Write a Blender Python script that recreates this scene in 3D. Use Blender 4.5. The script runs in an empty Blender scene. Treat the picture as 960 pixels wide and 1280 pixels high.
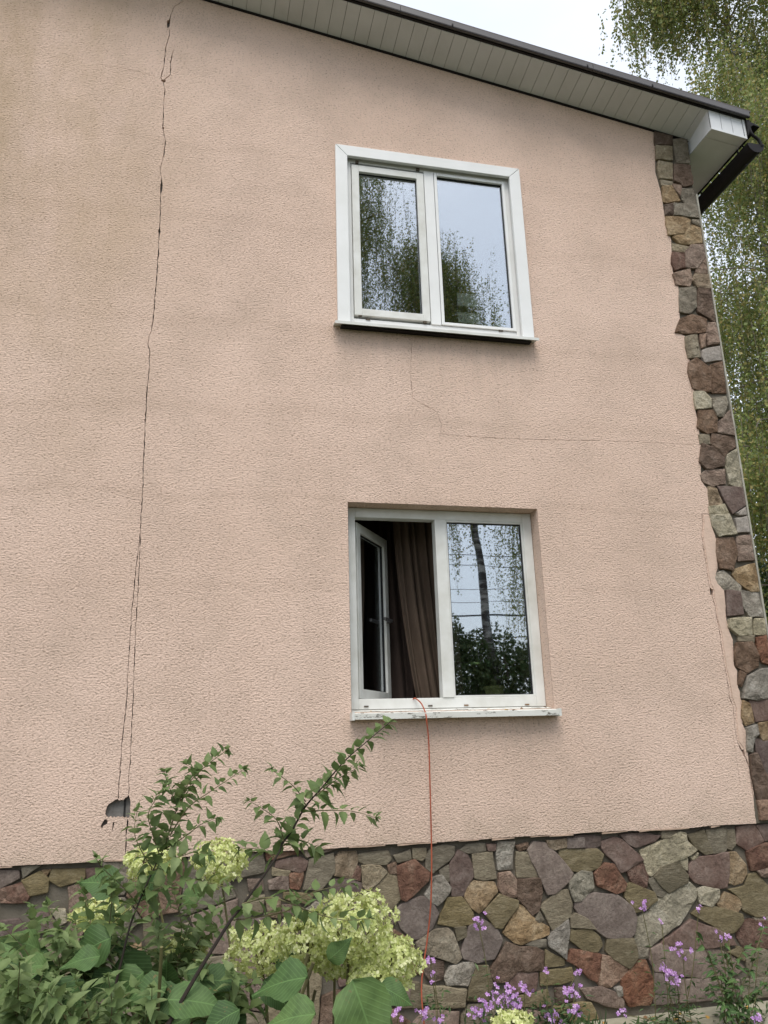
import bpy, bmesh, math, random
import numpy as np
from mathutils import Vector, Matrix
from mathutils.geometry import delaunay_2d_cdt
random.seed(7); rng = np.random.default_rng(7)
SC = bpy.context.scene; COL = SC.collection; PI = math.pi
# ------------------------------------------------------------------ camera
FPX = 1013.9; CAM = Vector((0, -5, 1.5))
RX = Vector((0.97501812, -0.22015512, -0.02951934))
UX = Vector((-0.0343452, -0.28071763, 0.9591757))
FX = Vector((0.21945404, 0.93419984, 0.28126605))
cd = bpy.data.cameras.new('camera'); cam = bpy.data.objects.new('camera', cd); COL.objects.link(cam)
cd.sensor_fit = 'HORIZONTAL'; cd.sensor_width = 36; cd.lens = 36*FPX/960; cd.clip_end = 2000; cd.clip_start = .05
mt = Matrix((RX, UX, -FX)).transposed().to_4x4(); mt.translation = CAM; cam.matrix_world = mt
SC.camera = cam
# ------------------------------------------------------------------ light
SC.view_settings.view_transform = 'Standard'; SC.view_settings.look = 'None'
SC.view_settings.exposure = 0.56; SC.view_settings.gamma = 1
SUN_EL, SUN_AZ = math.radians(61), math.radians(197)      # azimuth clockwise from +y
wd = bpy.data.worlds.new('World'); SC.world = wd; wd.use_nodes = True
nt = wd.node_tree; nt.nodes.clear()
def wn(t, **k):
    n = nt.nodes.new(t)
    for a, b in k.items(): setattr(n, a, b)
    return n
sky = wn('ShaderNodeTexSky', sky_type='NISHITA', sun_disc=False, sun_elevation=SUN_EL, sun_rotation=SUN_AZ, dust_density=3)
bg1 = wn('ShaderNodeBackground'); bg1.inputs[1].default_value = .05
tc = wn('ShaderNodeTexCoord'); mp = wn('ShaderNodeMapping'); mp.inputs['Scale'].default_value = (1, 1, 2.6)
no = wn('ShaderNodeTexNoise'); no.inputs['Scale'].default_value = 1.7; no.inputs['Detail'].default_value = 6
cr = wn('ShaderNodeValToRGB')
cr.color_ramp.elements[0].position = .3; cr.color_ramp.elements[0].color = (.60, .635, .70, 1)
cr.color_ramp.elements[1].position = .7; cr.color_ramp.elements[1].color = (.80, .825, .87, 1)
bg2 = wn('ShaderNodeBackground'); bg2.inputs[1].default_value = .84
ad = wn('ShaderNodeAddShader'); wo = wn('ShaderNodeOutputWorld')
L = nt.links.new
L(sky.outputs[0], bg1.inputs[0]); L(tc.outputs['Generated'], mp.inputs[0]); L(mp.outputs[0], no.inputs['Vector'])
L(no.outputs['Fac'], cr.inputs[0]); L(cr.outputs[0], bg2.inputs[0]); L(bg1.outputs[0], ad.inputs[0]); L(bg2.outputs[0], ad.inputs[1])
L(ad.outputs[0], wo.inputs[0])
sl = bpy.data.lights.new('sun', 'SUN'); sl.energy = 1.5; sl.angle = math.radians(32); sl.color = (1, .96, .9)
so = bpy.data.objects.new('sun', sl); COL.objects.link(so)
sd = Vector((math.sin(SUN_AZ)*math.cos(SUN_EL), math.cos(SUN_AZ)*math.cos(SUN_EL), math.sin(SUN_EL)))
so.rotation_euler = sd.to_track_quat('Z', 'Y').to_euler(); so.location = (0, -10, 20)
# ------------------------------------------------------------------ helpers
def W(px, py, y=0.0):
    "point of the vertical plane at depth y seen at that pixel of the survey photograph"
    v = RX*((px-480)/FPX)-UX*((py-640)/FPX)+FX
    return CAM+v*((y-CAM.y)/v.y)
def tag(o, label=None, cat=None, group=None, kind=None):
    if label: o['label'] = label
    if cat: o['category'] = cat
    if group: o['group'] = group
    if kind: o['kind'] = kind
    return o
def link(name, me, parent=None):
    o = bpy.data.objects.new(name, me); COL.objects.link(o)
    if parent is not None: o.parent = parent
    return o
def empty(name, loc=(0, 0, 0)):
    o = bpy.data.objects.new(name, None); COL.objects.link(o); o.location = loc; o.empty_display_size = .1
    return o
def child(o, p):
    "parent while keeping world placement (parents here only translate)"
    base = Vector((0, 0, 0)); q = p
    while q is not None: base += q.location; q = q.parent
    o.parent = p; o.location = o.location-base
    return o
def mesh(name, vs, fs, mat=None, smooth=False):
    me = bpy.data.meshes.new(name); me.from_pydata([tuple(v) for v in vs], [], [tuple(f) for f in fs]); me.update()
    if mat: me.materials.append(mat)
    if smooth: me.polygons.foreach_set('use_smooth', [True]*len(me.polygons))
    return me
class MB:
    def __init__(s): s.v = []; s.f = []
    def quad(s, a, b, c, d):
        n = len(s.v); s.v += [a, b, c, d]; s.f.append((n, n+1, n+2, n+3))
    def poly(s, p):
        n = len(s.v); s.v += list(p); s.f.append(tuple(range(n, n+len(p))))
    def box(s, x0, x1, y0, y1, z0, z1):
        s.hexa([(x0, y0, z0), (x1, y0, z0), (x1, y1, z0), (x0, y1, z0)], [(x0, y0, z1), (x1, y0, z1), (x1, y1, z1), (x0, y1, z1)])
    def hexa(s, a, b):
        n = len(s.v); k = len(a); s.v += list(a)+list(b)
        s.f.append(tuple(n+i for i in reversed(range(k)))); s.f.append(tuple(n+k+i for i in range(k)))
        for i in range(k):
            j = (i+1) % k; s.f.append((n+i, n+j, n+k+j, n+k+i))
    def tube(s, pts, rads, seg=8, cap=True):
        pts = [Vector(p) for p in pts]; n0 = len(s.v)
        if not hasattr(rads, '__len__'): rads = [rads]*len(pts)
        ref = Vector((.31, .87, .37)).normalized()
        for i, p in enumerate(pts):
            d = (pts[min(i+1, len(pts)-1)]-pts[max(i-1, 0)]).normalized()
            a = d.cross(ref).normalized(); b = d.cross(a)
            for k in range(seg):
                t = 2*PI*k/seg; s.v.append(p+(a*math.cos(t)+b*math.sin(t))*rads[i])
        for i in range(len(pts)-1):
            for k in range(seg):
                k2 = (k+1) % seg; s.f.append((n0+i*seg+k, n0+i*seg+k2, n0+(i+1)*seg+k2, n0+(i+1)*seg+k))
        if cap:
            s.f.append(tuple(n0+k for k in reversed(range(seg)))); e = n0+(len(pts)-1)*seg; s.f.append(tuple(e+k for k in range(seg)))
    def build(s, name, mat, parent=None, smooth=False, bevel=0):
        o = bpy.data.objects.new(name, mesh(name, s.v, s.f, mat, smooth)); COL.objects.link(o)
        if parent is not None: child(o, parent)
        if bevel:
            m = o.modifiers.new('bevel', 'BEVEL'); m.width = bevel; m.segments = 2; m.limit_method = 'ANGLE'
        return o
def bx(name, mat, parent, *a, bevel=0):
    m = MB(); m.box(*a); return m.build(name, mat, parent, bevel=bevel)
def spline(P, n=6):
    P = [Vector(p) for p in P]; o = []
    for i in range(len(P)-1):
        a, b, c, d = P[max(i-1, 0)], P[i], P[i+1], P[min(i+2, len(P)-1)]
        for k in range(n):
            t = k/n; o.append(.5*((2*b)+(c-a)*t+(2*a-5*b+4*c-d)*t*t+(3*b-a-3*c+d)*t**3))
    return o+[P[-1]]
# ------------------------------------------------------------------ materials
class Mat:
    def __init__(s, name, rough=.7, spec=.3):
        s.m = bpy.data.materials.new(name); s.m.use_nodes = True; s.t = s.m.node_tree
        s.b = s.t.nodes['Principled BSDF']; s.b.inputs['Roughness'].default_value = rough
        s.b.inputs['Specular IOR Level'].default_value = spec
    def n(s, t, inp=None, **k):
        q = s.t.nodes.new(t)
        for a, b in k.items(): setattr(q, a, b)
        for a, b in (inp or {}).items():
            if hasattr(b, 'is_output') or isinstance(b, bpy.types.NodeSocket): s.t.links.new(b, q.inputs[a])
            else: q.inputs[a].default_value = b
        return q
    def ln(s, a, b): s.t.links.new(a, b)
    def pos(s, scale=(1, 1, 1), rnd=False, obj=False):
        src = s.n('ShaderNodeTexCoord').outputs['Object'] if obj else s.n('ShaderNodeNewGeometry').outputs['Position']
        if rnd:
            r = s.n('ShaderNodeObjectInfo').outputs['Random']
            mu = s.n('ShaderNodeMath', {0: r, 1: 57.0}, operation='MULTIPLY').outputs[0]
            cx = s.n('ShaderNodeCombineXYZ', {0: mu, 1: mu, 2: mu}).outputs[0]
            src = s.n('ShaderNodeVectorMath', {0: src, 1: cx}, operation='ADD').outputs[0]
        return s.n('ShaderNodeMapping', {'Vector': src, 'Scale': scale}).outputs[0]
    def noise(s, vec, scale, detail=4, rough=.55, dist=0):
        return s.n('ShaderNodeTexNoise', {'Vector': vec, 'Scale': scale, 'Detail': detail, 'Roughness': rough, 'Distortion': dist}).outputs['Fac']
    def ramp(s, fac, *st):
        r = s.n('ShaderNodeValToRGB', {'Fac': fac}); e = r.color_ramp.elements
        for i, (p, c) in enumerate(st):
            q = e[i] if i < 2 else e.new(p)
            q.position = p; q.color = (*c, 1) if len(c) == 3 else c
        return r.outputs[0]
    def mix(s, fac, a, b, mode='MIX'):
        q = s.t.nodes.new('ShaderNodeMix'); q.data_type = 'RGBA'; q.blend_type = mode
        for i, v in ((0, fac), (6, a), (7, b)):
            if isinstance(v, bpy.types.NodeSocket): s.ln(v, q.inputs[i])
            else: q.inputs[i].default_value = v if i == 0 else (*v, 1)
        return q.outputs[2]
    def math(s, op, a, b=0.0): return s.n('ShaderNodeMath', {0: a, 1: b}, operation=op).outputs[0]
    def bump(s, h, strength, dist=.01):
        q = s.n('ShaderNodeBump', {'Height': h, 'Strength': strength, 'Distance': dist}); s.ln(q.outputs[0], s.b.inputs['Normal']); return q
    def col(s, c):
        if isinstance(c, bpy.types.NodeSocket): s.ln(c, s.b.inputs['Base Color'])
        else: s.b.inputs['Base Color'].default_value = (*c, 1)
        return s
def simple(name, c, rough=.6, var=.12, scale=8, bump=0, spec=.3, c2=None, bscale=60):
    k = Mat(name, rough, spec); v = k.pos(); f = k.noise(v, scale, 5)
    c2 = c2 or tuple(x*(1-var*2) for x in c)
    k.col(k.ramp(f, (.3, c2), (.7, c)))
    if bump: k.bump(k.noise(v, bscale, 4), bump, .004)
    return k.m
def stucco():
    k = Mat('peach_stucco', .92, .15); v = k.pos()
    
    big = k.noise(v, .55, 5, .6); mid = k.noise(k.pos((1, 1, 1.1)), 1.8, 6, .65)
    c = k.mix(k.ramp(big, (.35, (0, 0, 0)), (.65, (1, 1, 1))), (.73, .545, .435), (.79, .60, .49))
    # greyish weathering: broad vertical dirt patches, faint horizontal day joints
    d = k.ramp(mid, (.46, (0, 0, 0)), (.70, (.75, .75, .75)))
    c = k.mix(d, c, (.62, .47, .375))
    sx = k.n('ShaderNodeSeparateXYZ', {0: k.n('ShaderNodeNewGeometry').outputs['Position']})
    z = sx.outputs[2]; x = sx.outputs[0]
    wob = k.math('MULTIPLY', k.math('SUBTRACT', k.noise(v, 1.2, 4), .5), .28)
    zz = k.math('ADD', z, wob)
    for z0, wd_, am in ((3.08, .04, .32), (3.66, .07, .26), (4.3, .07, .26), (2.5, .05, .2), (5.1, .08, .22), (5.7, .06, .2)):
        g = k.math('DIVIDE', k.math('ABSOLUTE', k.math('SUBTRACT', zz, z0)), wd_)
        g = k.math('MULTIPLY', k.n('ShaderNodeMath', {0: k.math('SUBTRACT', 1.0, g), 1: am}, operation='MULTIPLY', use_clamp=True).outputs[0], k.noise(v, 1.6, 3))
        c = k.mix(g, c, (.42, .30, .22))
    # stain left of the long crack high up, yellowish and brown
    st = k.noise(k.pos((1, 1, .4)), 1.1, 6, .7)
    xm = k.n('ShaderNodeMapRange', {0: x, 1: .1, 2: -1.0, 3: 0.0, 4: 1.0}); xm.clamp = True
    zm = k.n('ShaderNodeMapRange', {0: z, 1: 2.8, 2: 5.5, 3: 0.0, 4: 1.0}); zm.clamp = True
    s2 = k.math('MULTIPLY', k.math('MULTIPLY', xm.outputs[0], zm.outputs[0]), k.ramp(st, (.36, (0, 0, 0)), (.62, (.85, .85, .85))))
    c = k.mix(s2, c, (.50, .37, .24))
    # faint runs under the sills and splash dirt low down
    xr = k.math('MULTIPLY', k.math('GREATER_THAN', x, .88), k.math('LESS_THAN', x, 2.32))
    run_ = k.ramp(k.noise(k.pos((9, 1, .35)), 2.2, 3, .6), (.42, (0, 0, 0)), (.68, (1, 1, 1)))
    for zt, ln_ in ((4.33, .75), (1.68, .45)):
        f_ = k.n('ShaderNodeMapRange', {0: z, 1: zt-ln_, 2: zt, 3: 0.0, 4: 1.0}); f_.clamp = True
        g = k.math('MULTIPLY', k.math('MULTIPLY', xr, k.math('LESS_THAN', z, zt)), k.math('MULTIPLY', f_.outputs[0], run_))
        c = k.mix(k.math('MULTIPLY', g, .2), c, (.42, .33, .26))
    f_ = k.n('ShaderNodeMapRange', {0: z, 1: 1.3, 2: .96, 3: 0.0, 4: 1.0}); f_.clamp = True
    c = k.mix(k.math('MULTIPLY', k.math('POWER', f_.outputs[0], 2.0), k.ramp(k.noise(v, 5, 5, .7), (.35, (.05, .05, .05)), (.7, (.6, .6, .6)))), c, (.42, .34, .25))
    grain = k.noise(k.pos((1, 1, 1.5)), 66, 4, .6, .25)
    fine = k.noise(v, 130, 3, .6)
    pits = k.ramp(grain, (.33, (.58, .55, .52)), (.44, (1, 1, 1)))
    c = k.mix(1.0, c, pits, 'MULTIPLY')
    k.col(c)
    h = k.math('ADD', k.ramp(grain, (.33, (0, 0, 0)), (.60, (1, 1, 1))), k.math('MULTIPLY', fine, .35))
    amp = k.ramp(k.noise(v, 1.7, 4, .6), (.3, (.72, .72, .72)), (.7, (1, 1, 1)))
    k.bump(k.math('MULTIPLY', h, amp), .9, .0058)
    return k.m
def stone(name, a, b, c, rough=True, streak=False):
    k = Mat(name, .85, .25); v = k.pos(rnd=True, scale=(1, 1, 2.5) if streak else (1, 1, 1))
    n1 = k.noise(v, 9, 8, .65, .6); n2 = k.noise(v, 60, 6, .7); n3 = k.noise(v, 3.5, 4)
    cc = k.ramp(n1, (.34, a), (.5, b), (.64, c))
    r = k.n('ShaderNodeObjectInfo').outputs['Random']
    hs = k.n('ShaderNodeHueSaturation', {'Hue': .5, 'Saturation': k.math('ADD', k.math('MULTIPLY', r, .35), .8), 'Value': k.math('ADD', k.math('MULTIPLY', r, .4), .8), 'Color': cc})
    cc = k.mix(k.ramp(n2, (.42, (0, 0, 0)), (.75, (.7, .7, .7))), hs.outputs[0], tuple(x*.45 for x in a))
    cc = k.mix(k.ramp(n3, (.56, (0, 0, 0)), (.75, (.25, .25, .25))), cc, (.12, .115, .075))
    k.col(cc)
    h = k.math('ADD', k.math('MULTIPLY', k.noise(v, 22, 8, .7, .8), 1.0), k.math('MULTIPLY', n2, .3))
    k.bump(h, 1.0 if rough else .75, .03 if rough else .013)
    return k.m
STONE = {
 'P': stone('purple_stone', (.12, .078, .064), (.165, .118, .098), (.215, .165, .14), False),
 'Q': stone('dusty_purple_stone', (.165, .125, .102), (.222, .172, .143), (.28, .225, .185), False),
 'D': stone('dark_brown_stone', (.12, .076, .05), (.195, .13, .09), (.265, .19, .14)),
 'R': stone('red_stone', (.14, .07, .048), (.225, .12, .08), (.31, .20, .14)),
 'O': stone('orange_ochre_stone', (.22, .15, .085), (.35, .255, .155), (.46, .36, .24)),
 'Y': stone('tan_stone', (.22, .18, .125), (.31, .26, .185), (.41, .36, .27)),
 'W': stone('pale_stone', (.28, .25, .18), (.43, .38, .27), (.54, .49, .37)),
 'A': stone('ash_stone', (.24, .21, .17), (.36, .32, .26), (.49, .45, .38)),
 'L': stone('olive_stone', (.13, .105, .06), (.185, .15, .085), (.24, .20, .125), False, True),
 'G': stone('grey_green_stone', (.155, .13, .09), (.215, .182, .128), (.275, .24, .17), False, True),
 'C': stone('cement_patch', (.33, .29, .25), (.36, .32, .28), (.39, .35, .31), False),
 'T': stone('pinkish_tan_stone', (.215, .145, .108), (.31, .22, .165), (.40, .30, .23)),
}
m_stucco = stucco()
m_mortar = simple('mortar', (.165, .145, .115), .95, bump=.8, scale=9, c2=(.10, .088, .066), bscale=90)
m_lip = simple('render_edge', (.55, .40, .30), .9, bump=.5, c2=(.30, .22, .16), scale=20)
m_smooth = simple('smooth_render', (.68, .505, .40), .85, bump=.9, scale=11, c2=(.56, .42, .33))
m_bed = simple('grey_block', (.22, .215, .20), .95, bump=.8, scale=25, c2=(.11, .11, .105))
m_white = simple('white_upvc', (.80, .81, .80), .35, scale=5, c2=(.74, .75, .73), spec=.45)
m_white2 = simple('aged_white_upvc', (.74, .75, .72), .4, scale=6, c2=(.58, .58, .53), spec=.4)
m_gasket = simple('black_gasket', (.02, .02, .02), .6)
m_soffit = simple('grey_white_soffit', (.66, .67, .68), .55, scale=3, c2=(.57, .575, .58))
m_gap = simple('soffit_back', (.20, .195, .19), .8)
m_boxw = simple('white_eave_sheet', (.74, .76, .77), .45, scale=4, c2=(.64, .66, .67))
m_trim = simple('brown_grey_metal', (.115, .108, .108), .45, scale=3, c2=(.09, .085, .085), spec=.5)
m_dark = simple('dark_brown_metal', (.012, .010, .010), .6, spec=.25)
m_roof = simple('roof_sheet', (.10, .085, .08), .5)
m_cap = simple('brown_rubber_cap', (.10, .08, .06), .7)
m_room = simple('brown_room_wall', (.11, .07, .045), .9, scale=2)
m_cream = simple('cream_trim', (.46, .44, .37), .7, c2=(.28, .26, .21), scale=10)
m_curt = simple('tan_curtain', (.13, .092, .068), .95, scale=3, c2=(.085, .06, .042))
m_curt2 = simple('dark_brown_curtain', (.075, .052, .042), .95, scale=3)
m_cord = simple('red_orange_cord', (.42, .10, .05), .5)
m_soil = simple('soil', (.085, .10, .045), .95, bump=.9, scale=2, c2=(.07, .06, .04), bscale=20)
m_apron = simple('weathered_concrete', (.40, .37, .28), .95, bump=.8, scale=7, c2=(.24, .23, .16), bscale=40)
m_litter = simple('yellow_leaf', (.62, .40, .10), .7, c2=(.42, .22, .06), scale=30)
m_litter2 = simple('brown_leaf', (.26, .15, .07), .8, c2=(.12, .07, .04), scale=30)
m_paper = simple('white_paper', (.85, .85, .85), .8)
m_potm = simple('yellow_green_pot', (.50, .50, .20), .5)
def sill_mat():
    k = Mat('peeling_white_sill', .5, .3); v = k.pos((1, 3, 3)); n = k.noise(v, 9, 8, .75)
    f = k.ramp(n, (.555, (0, 0, 0)), (.60, (1, 1, 1)))
    sz = k.n('ShaderNodeSeparateXYZ', {0: k.n('ShaderNodeNewGeometry').outputs['Normal']}).outputs[1]
    k.col(k.mix(f, k.mix(k.noise(v, 3, 4), (.76, .77, .73), (.55, .54, .48)), (.11, .10, .08))); return k.m
m_sill = sill_mat()
def glass():
    k = Mat('window_glass'); t = k.t; t.nodes.remove(k.b)
    g = k.n('ShaderNodeBsdfGlossy', {'Color': (.82, .86, .90, 1), 'Roughness': 0.012})
    v = k.pos((1, 1, 1)); bp = k.n('ShaderNodeBump', {'Height': k.noise(v, 2.2, 1), 'Strength': .05, 'Distance': .02}); k.ln(bp.outputs[0], g.inputs['Normal'])
    tr = k.n('ShaderNodeBsdfTransparent', {'Color': (.86, .9, .88, 1)})
    fr = k.n('ShaderNodeLayerWeight', {'Blend': .35})
    f = k.n('ShaderNodeMapRange', {0: fr.outputs['Facing'], 1: 0.0, 2: 1.0, 3: .38, 4: .9})
    mx = k.n('ShaderNodeMixShader', {0: f.outputs[0], 1: tr.outputs[0], 2: g.outputs[0]})
    k.ln(mx.outputs[0], t.nodes['Material Output'].inputs[0]); return k.m
m_glass = glass()
def leafmat(name, a, b, c=None, veins=False, trans=.25, rough=.5, island=False, under=None):
    k = Mat(name, rough, .35)
    if island: r = k.n('ShaderNodeNewGeometry').outputs['Random Per Island']
    else: r = k.n('ShaderNodeObjectInfo').outputs['Random']
    st = [(0.0, a), (.6, b)]+([(1.0, c)] if c else [])
    cc = k.ramp(r, *st)
    if not island:
        cc = k.mix(k.ramp(k.noise(k.pos(obj=True), 30, 4), (.4, (0, 0, 0)), (.7, (.5, .5, .5))), cc, tuple(x*.6 for x in a))
    if veins:
        sx = k.n('ShaderNodeSeparateXYZ', {0: k.n('ShaderNodeTexCoord').outputs['Object']})
        ay = k.math('ABSOLUTE', sx.outputs[1])
        ph = k.math('MULTIPLY', k.math('SUBTRACT', sx.outputs[0], k.math('MULTIPLY', ay, .9)), 300.0)
        vn = k.math('POWER', k.math('ABSOLUTE', k.math('COSINE', ph)), 14.0)
        mid = k.n('ShaderNodeMath', {0: k.math('SUBTRACT', 1.0, k.math('MULTIPLY', ay, 420.0)), 1: 1.0}, operation='MULTIPLY', use_clamp=True).outputs[0]
        vv = k.math('MAXIMUM', k.math('MULTIPLY', vn, .22), k.math('MULTIPLY', mid, .6))
        sp = k.ramp(k.noise(k.pos(rnd=True), 38, 3, .6), (.66, (0, 0, 0)), (.71, (.85, .85, .85)))
        cc = k.mix(sp, cc, (.16, .11, .04))
        cc = k.mix(vv, cc, tuple(min(1, x*2.1+.02) for x in b))
        k.bump(vv, .4, .003)
    k.col(cc)
    if trans:
        tl = k.n('ShaderNodeBsdfTranslucent', {'Color': cc}); mx = k.n('ShaderNodeMixShader', {0: trans, 1: k.b.outputs[0], 2: tl.outputs[0]})
        k.ln(mx.outputs[0], k.t.nodes['Material Output'].inputs[0])
    return k.m
m_hleaf = leafmat('hydrangea_leaf', (.042, .088, .024), (.075, .14, .04), (.115, .19, .055), veins=True, trans=.2, rough=.62)
m_wleaf = leafmat('weed_leaf', (.125, .19, .065), (.20, .275, .10), (.27, .34, .15), trans=.4, veins=False, rough=.65)
m_petal = leafmat('lime_sepals', (.48, .545, .18), (.68, .725, .32), (.86, .865, .54), island=True, trans=.3)
m_phlox = leafmat('lilac_petals', (.42, .20, .52), (.58, .32, .66), (.72, .50, .78), island=True, trans=.25)
m_grassy = leafmat('thin_dark_leaf', (.045, .085, .03), (.08, .14, .05), (.12, .18, .065), island=True)
m_birch = leafmat('birch_leaf', (.14, .19, .05), (.24, .28, .08), (.40, .32, .11), island=True, trans=.35)
m_bush = leafmat('bush_leaf', (.045, .075, .025), (.085, .125, .045), (.14, .16, .06), island=True)
m_stem = simple('green_brown_stem', (.16, .15, .06), .7, c2=(.09, .08, .04), scale=20)
m_stemd = simple('dark_stem', (.035, .025, .018), .7, c2=(.02, .015, .012), scale=20)
def bark():
    k = Mat('birch_bark', .8); v = k.pos((1, 1, 5)); f = k.ramp(k.noise(v, 1.6, 6, .7), (.46, (.06, .05, .045)), (.6, (.42, .40, .37))); k.col(f); k.bump(k.noise(v, 6, 5), .6, .02); return k.m
m_bark = bark()
m_wood = simple('grey_wood', (.20, .17, .14), .9)
# ------------------------------------------------------------------ the house
XC = 3.93                                     # right corner
ZP = .965                                     # bottom of the stucco
XL, XA, YB = -8.5, -2.6, 9.0
def zr(x): return 7.029-.1598*x if x > XA else 7.029-.1598*XA+.1598*(x-XA)
house = tag(empty('house', (0, 0, 0)), 'two-storey peach stucco house with stone plinth, cracked gable wall and two white windows', 'house')
# windows: openings in the wall face (x0, x1, z0, z1)
UW = (.935, 2.29, 4.37, 5.81); LW = (.932, 2.262, 1.725, 3.067)
def ribbon(pts, w, taper=(1, 1), jag=.0022):
    P = []
    for i in range(len(pts)-1):
        a, b = Vector(pts[i]), Vector(pts[i+1]); n = max(1, int((b-a).length/.022))
        P += [a+(b-a)*(k/n) for k in range(n)]
    P.append(Vector(pts[-1])); n = len(P); Lr, Rr = [], []
    for i, p in enumerate(P):
        d = (P[min(i+1, n-1)]-P[max(i-1, 0)]).normalized(); q = Vector((-d.y, d.x))
        t = i/(n-1); ww = w*.5*(.42+1.0*random.random()**1.5)
        if i == 0 and taper[0]: ww = .0006
        if i == n-1 and taper[1]: ww = .0006
        j = q*random.uniform(-jag, jag); Lr.append(p+q*ww+j); Rr.append(p-q*ww+j)
    return Lr+Rr[::-1]
def wp(L_): return [(W(a, b).x, W(a, b).z) for a, b in L_]
def zz(ox, oy, s, L_): return wp([(ox+a/s, oy+b/s) for a, b in L_])
holes = []
holes.append(ribbon(wp([(230, 1), (218, 8), (214, 17), (210.5, 30), (212, 44), (207, 60), (205, 82), (201, 97), (204, 102), (206, 113), (204.2, 135), (203.7, 160), (206.9, 176), (204.7, 193), (200.3, 213), (202, 226), (201, 241), (200, 275), (198.8, 291), (198.4, 310), (195.6, 347), (192.5, 388), (189.4, 414), (186.5, 419), (184.7, 430), (187, 440), (186.6, 460), (183.5, 490), (181.5, 530), (180, 560), (178, 620), (174, 680)]), .0062, (0, 0)))
holes.append(ribbon(wp([(174, 680), (170, 712), (165, 760), (161, 820), (158, 880), (153, 920), (150, 965), (147.7, 998)]), .005, (0, 0)))
holes.append(ribbon(wp([(176, 668), (173.5, 720), (170, 780), (167, 850), (165.7, 890), (163, 947), (161.2, 972), (161, 992)]), .0042, (1, 0)))
holes.append(ribbon(wp([(217, 62), (213.5, 77), (213, 93), (204, 101.5)]), .006, (1, 0)))
holes.append(ribbon(wp([(158.5, 1033), (157.5, 1050), (156.5, 1068)]), .006, (0, 1)))
holes.append(ribbon(wp([(120, 80), (150, 84), (175, 90), (200, 98)]), .002, (1, 0)))
holes.append(zz(140, 60, 3.2, [(199, 528), (203, 545), (200, 575), (192, 580), (193, 548)]))
holes.append(zz(140, 60, 3.2, [(188, 720), (193, 722), (194, 738), (188, 742), (184, 732)]))
holes.append(wp([(208.5, 26), (213, 24), (212, 33), (209, 35)])); holes.append(wp([(202, 99.5), (207.5, 100.5), (206.5, 103), (201, 101.5)])); holes.append(wp([(202.6, 159), (205.2, 158.6), (205, 161.6), (202.8, 161.4)]))
holes.append(ribbon(wp([(515, 426), (513, 470), (516, 498), (531, 506), (546, 515), (552, 530), (551, 542), (565, 544), (580, 545), (620, 547.5), (660, 549), (700, 550), (760, 551), (815, 553), (868, 556)]), .0030, (1, 1)))
# broken-out hole with the grey blockwork behind it
holes.append(zz(100, 960, 8, [(250, 462), (258, 420), (268, 385), (290, 358), (318, 344), (345, 322), (378, 308), (388, 324), (412, 318), (434, 322), (450, 300), (470, 292), (484, 266), (497, 296), (506, 345), (500, 400), (504, 440), (494, 492), (474, 506), (462, 490), (440, 500), (425, 488), (396, 494), (380, 486), (352, 498), (336, 488), (322, 500), (304, 484), (285, 496), (266, 488)]))
for h in ([(205, 580), (225, 545), (240, 520), (262, 512), (277, 530), (270, 560), (232, 580), (220, 610)], [(328, 545), (346, 540), (332, 600), (318, 642)], [(470, 505), (485, 530), (480, 590), (464, 604)]):
    holes.append(zz(100, 960, 8, h))
G8 = lambda l: zz(840, 570, 5.333, l)
H8 = lambda l: zz(840, 790, 5.333, l)
holes.append(ribbon(G8([(200, 388), (205, 450), (198, 540), (212, 620), (225, 710), (245, 850), (268, 930), (290, 1010), (300, 1090), (318, 1180)])+H8([(335, 120), (350, 230), (370, 330), (385, 440), (412, 510), (415, 600), (432, 725)]), .0050, (0, 1)))
holes.append(ribbon(H8([(400, 640), (415, 740), (430, 850), (445, 960), (455, 1010)]), .0025, (1, 1)))
holes.append(ribbon(G8([(198, 386), (225, 387), (256, 389)]), .006, (0, 0)))
holes.append(G8([(250, 876), (277, 892), (276, 930), (256, 922)]))
holes.append(ribbon(H8([(432, 725), (470, 800), (490, 835), (512, 890), (528, 1000), (545, 1110), (556, 1200), (560, 1252)]), .009, (1, 0)))
holes.append(H8([(463, 786), (482, 782), (490, 838), (474, 820)]))
def rect(x0, x1, z0, z1): return [(x0, z0), (x1, z0), (x1, z1), (x0, z1)]
def inside(p, poly):
    c = False; n = len(poly); x, y = p
    for i in range(n):
        a, b = poly[i], poly[i-1]
        if (a[1] > y) != (b[1] > y) and x < (b[0]-a[0])*(y-a[1])/(b[1]-a[1])+a[0]: c = not c
    return c
def cut_wall(outline, holes, depth, name, mat, parent, y=0.0):
    vs = []; es = []
    for P in [outline]+holes:
        n0 = len(vs); vs += [Vector((p[0], p[1])) for p in P]; es += [(n0+i, n0+(i+1) % len(P)) for i in range(len(P))]
    r = delaunay_2d_cdt(vs, es, [], 0, 1e-6)
    V, F = r[0], r[2]; bb = [(min(p[0] for p in h), max(p[0] for p in h), min(p[1] for p in h), max(p[1] for p in h)) for h in holes]
    keep = []
    for f in F:
        c = sum((V[i] for i in f), Vector((0, 0)))/len(f)
        if not inside(c, outline): continue
        if any(b[0] <= c.x <= b[1] and b[2] <= c.y <= b[3] and inside(c, h) for h, b in zip(holes, bb)): continue
        a, b_, d = [V[i] for i in f[:3]]
        if (b_-a).cross(d-a) < 0: f = f[::-1]
        keep.append(tuple(f))
    v3 = [(p.x, y, p.y) for p in V]; n = len(V); edges = {}
    for f in keep:
        for i in range(len(f)):
            e = (f[i], f[(i+1) % len(f)]); edges[e] = 1
    fs = list(keep); v3 += [(p.x, y+depth, p.y) for p in V]
    for (a, b) in edges:
        if (b, a) not in edges: fs.append((b, a, a+n, b+n))
    me = mesh(name, v3, fs, mat); o = link(name, me, parent)
    return o
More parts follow.
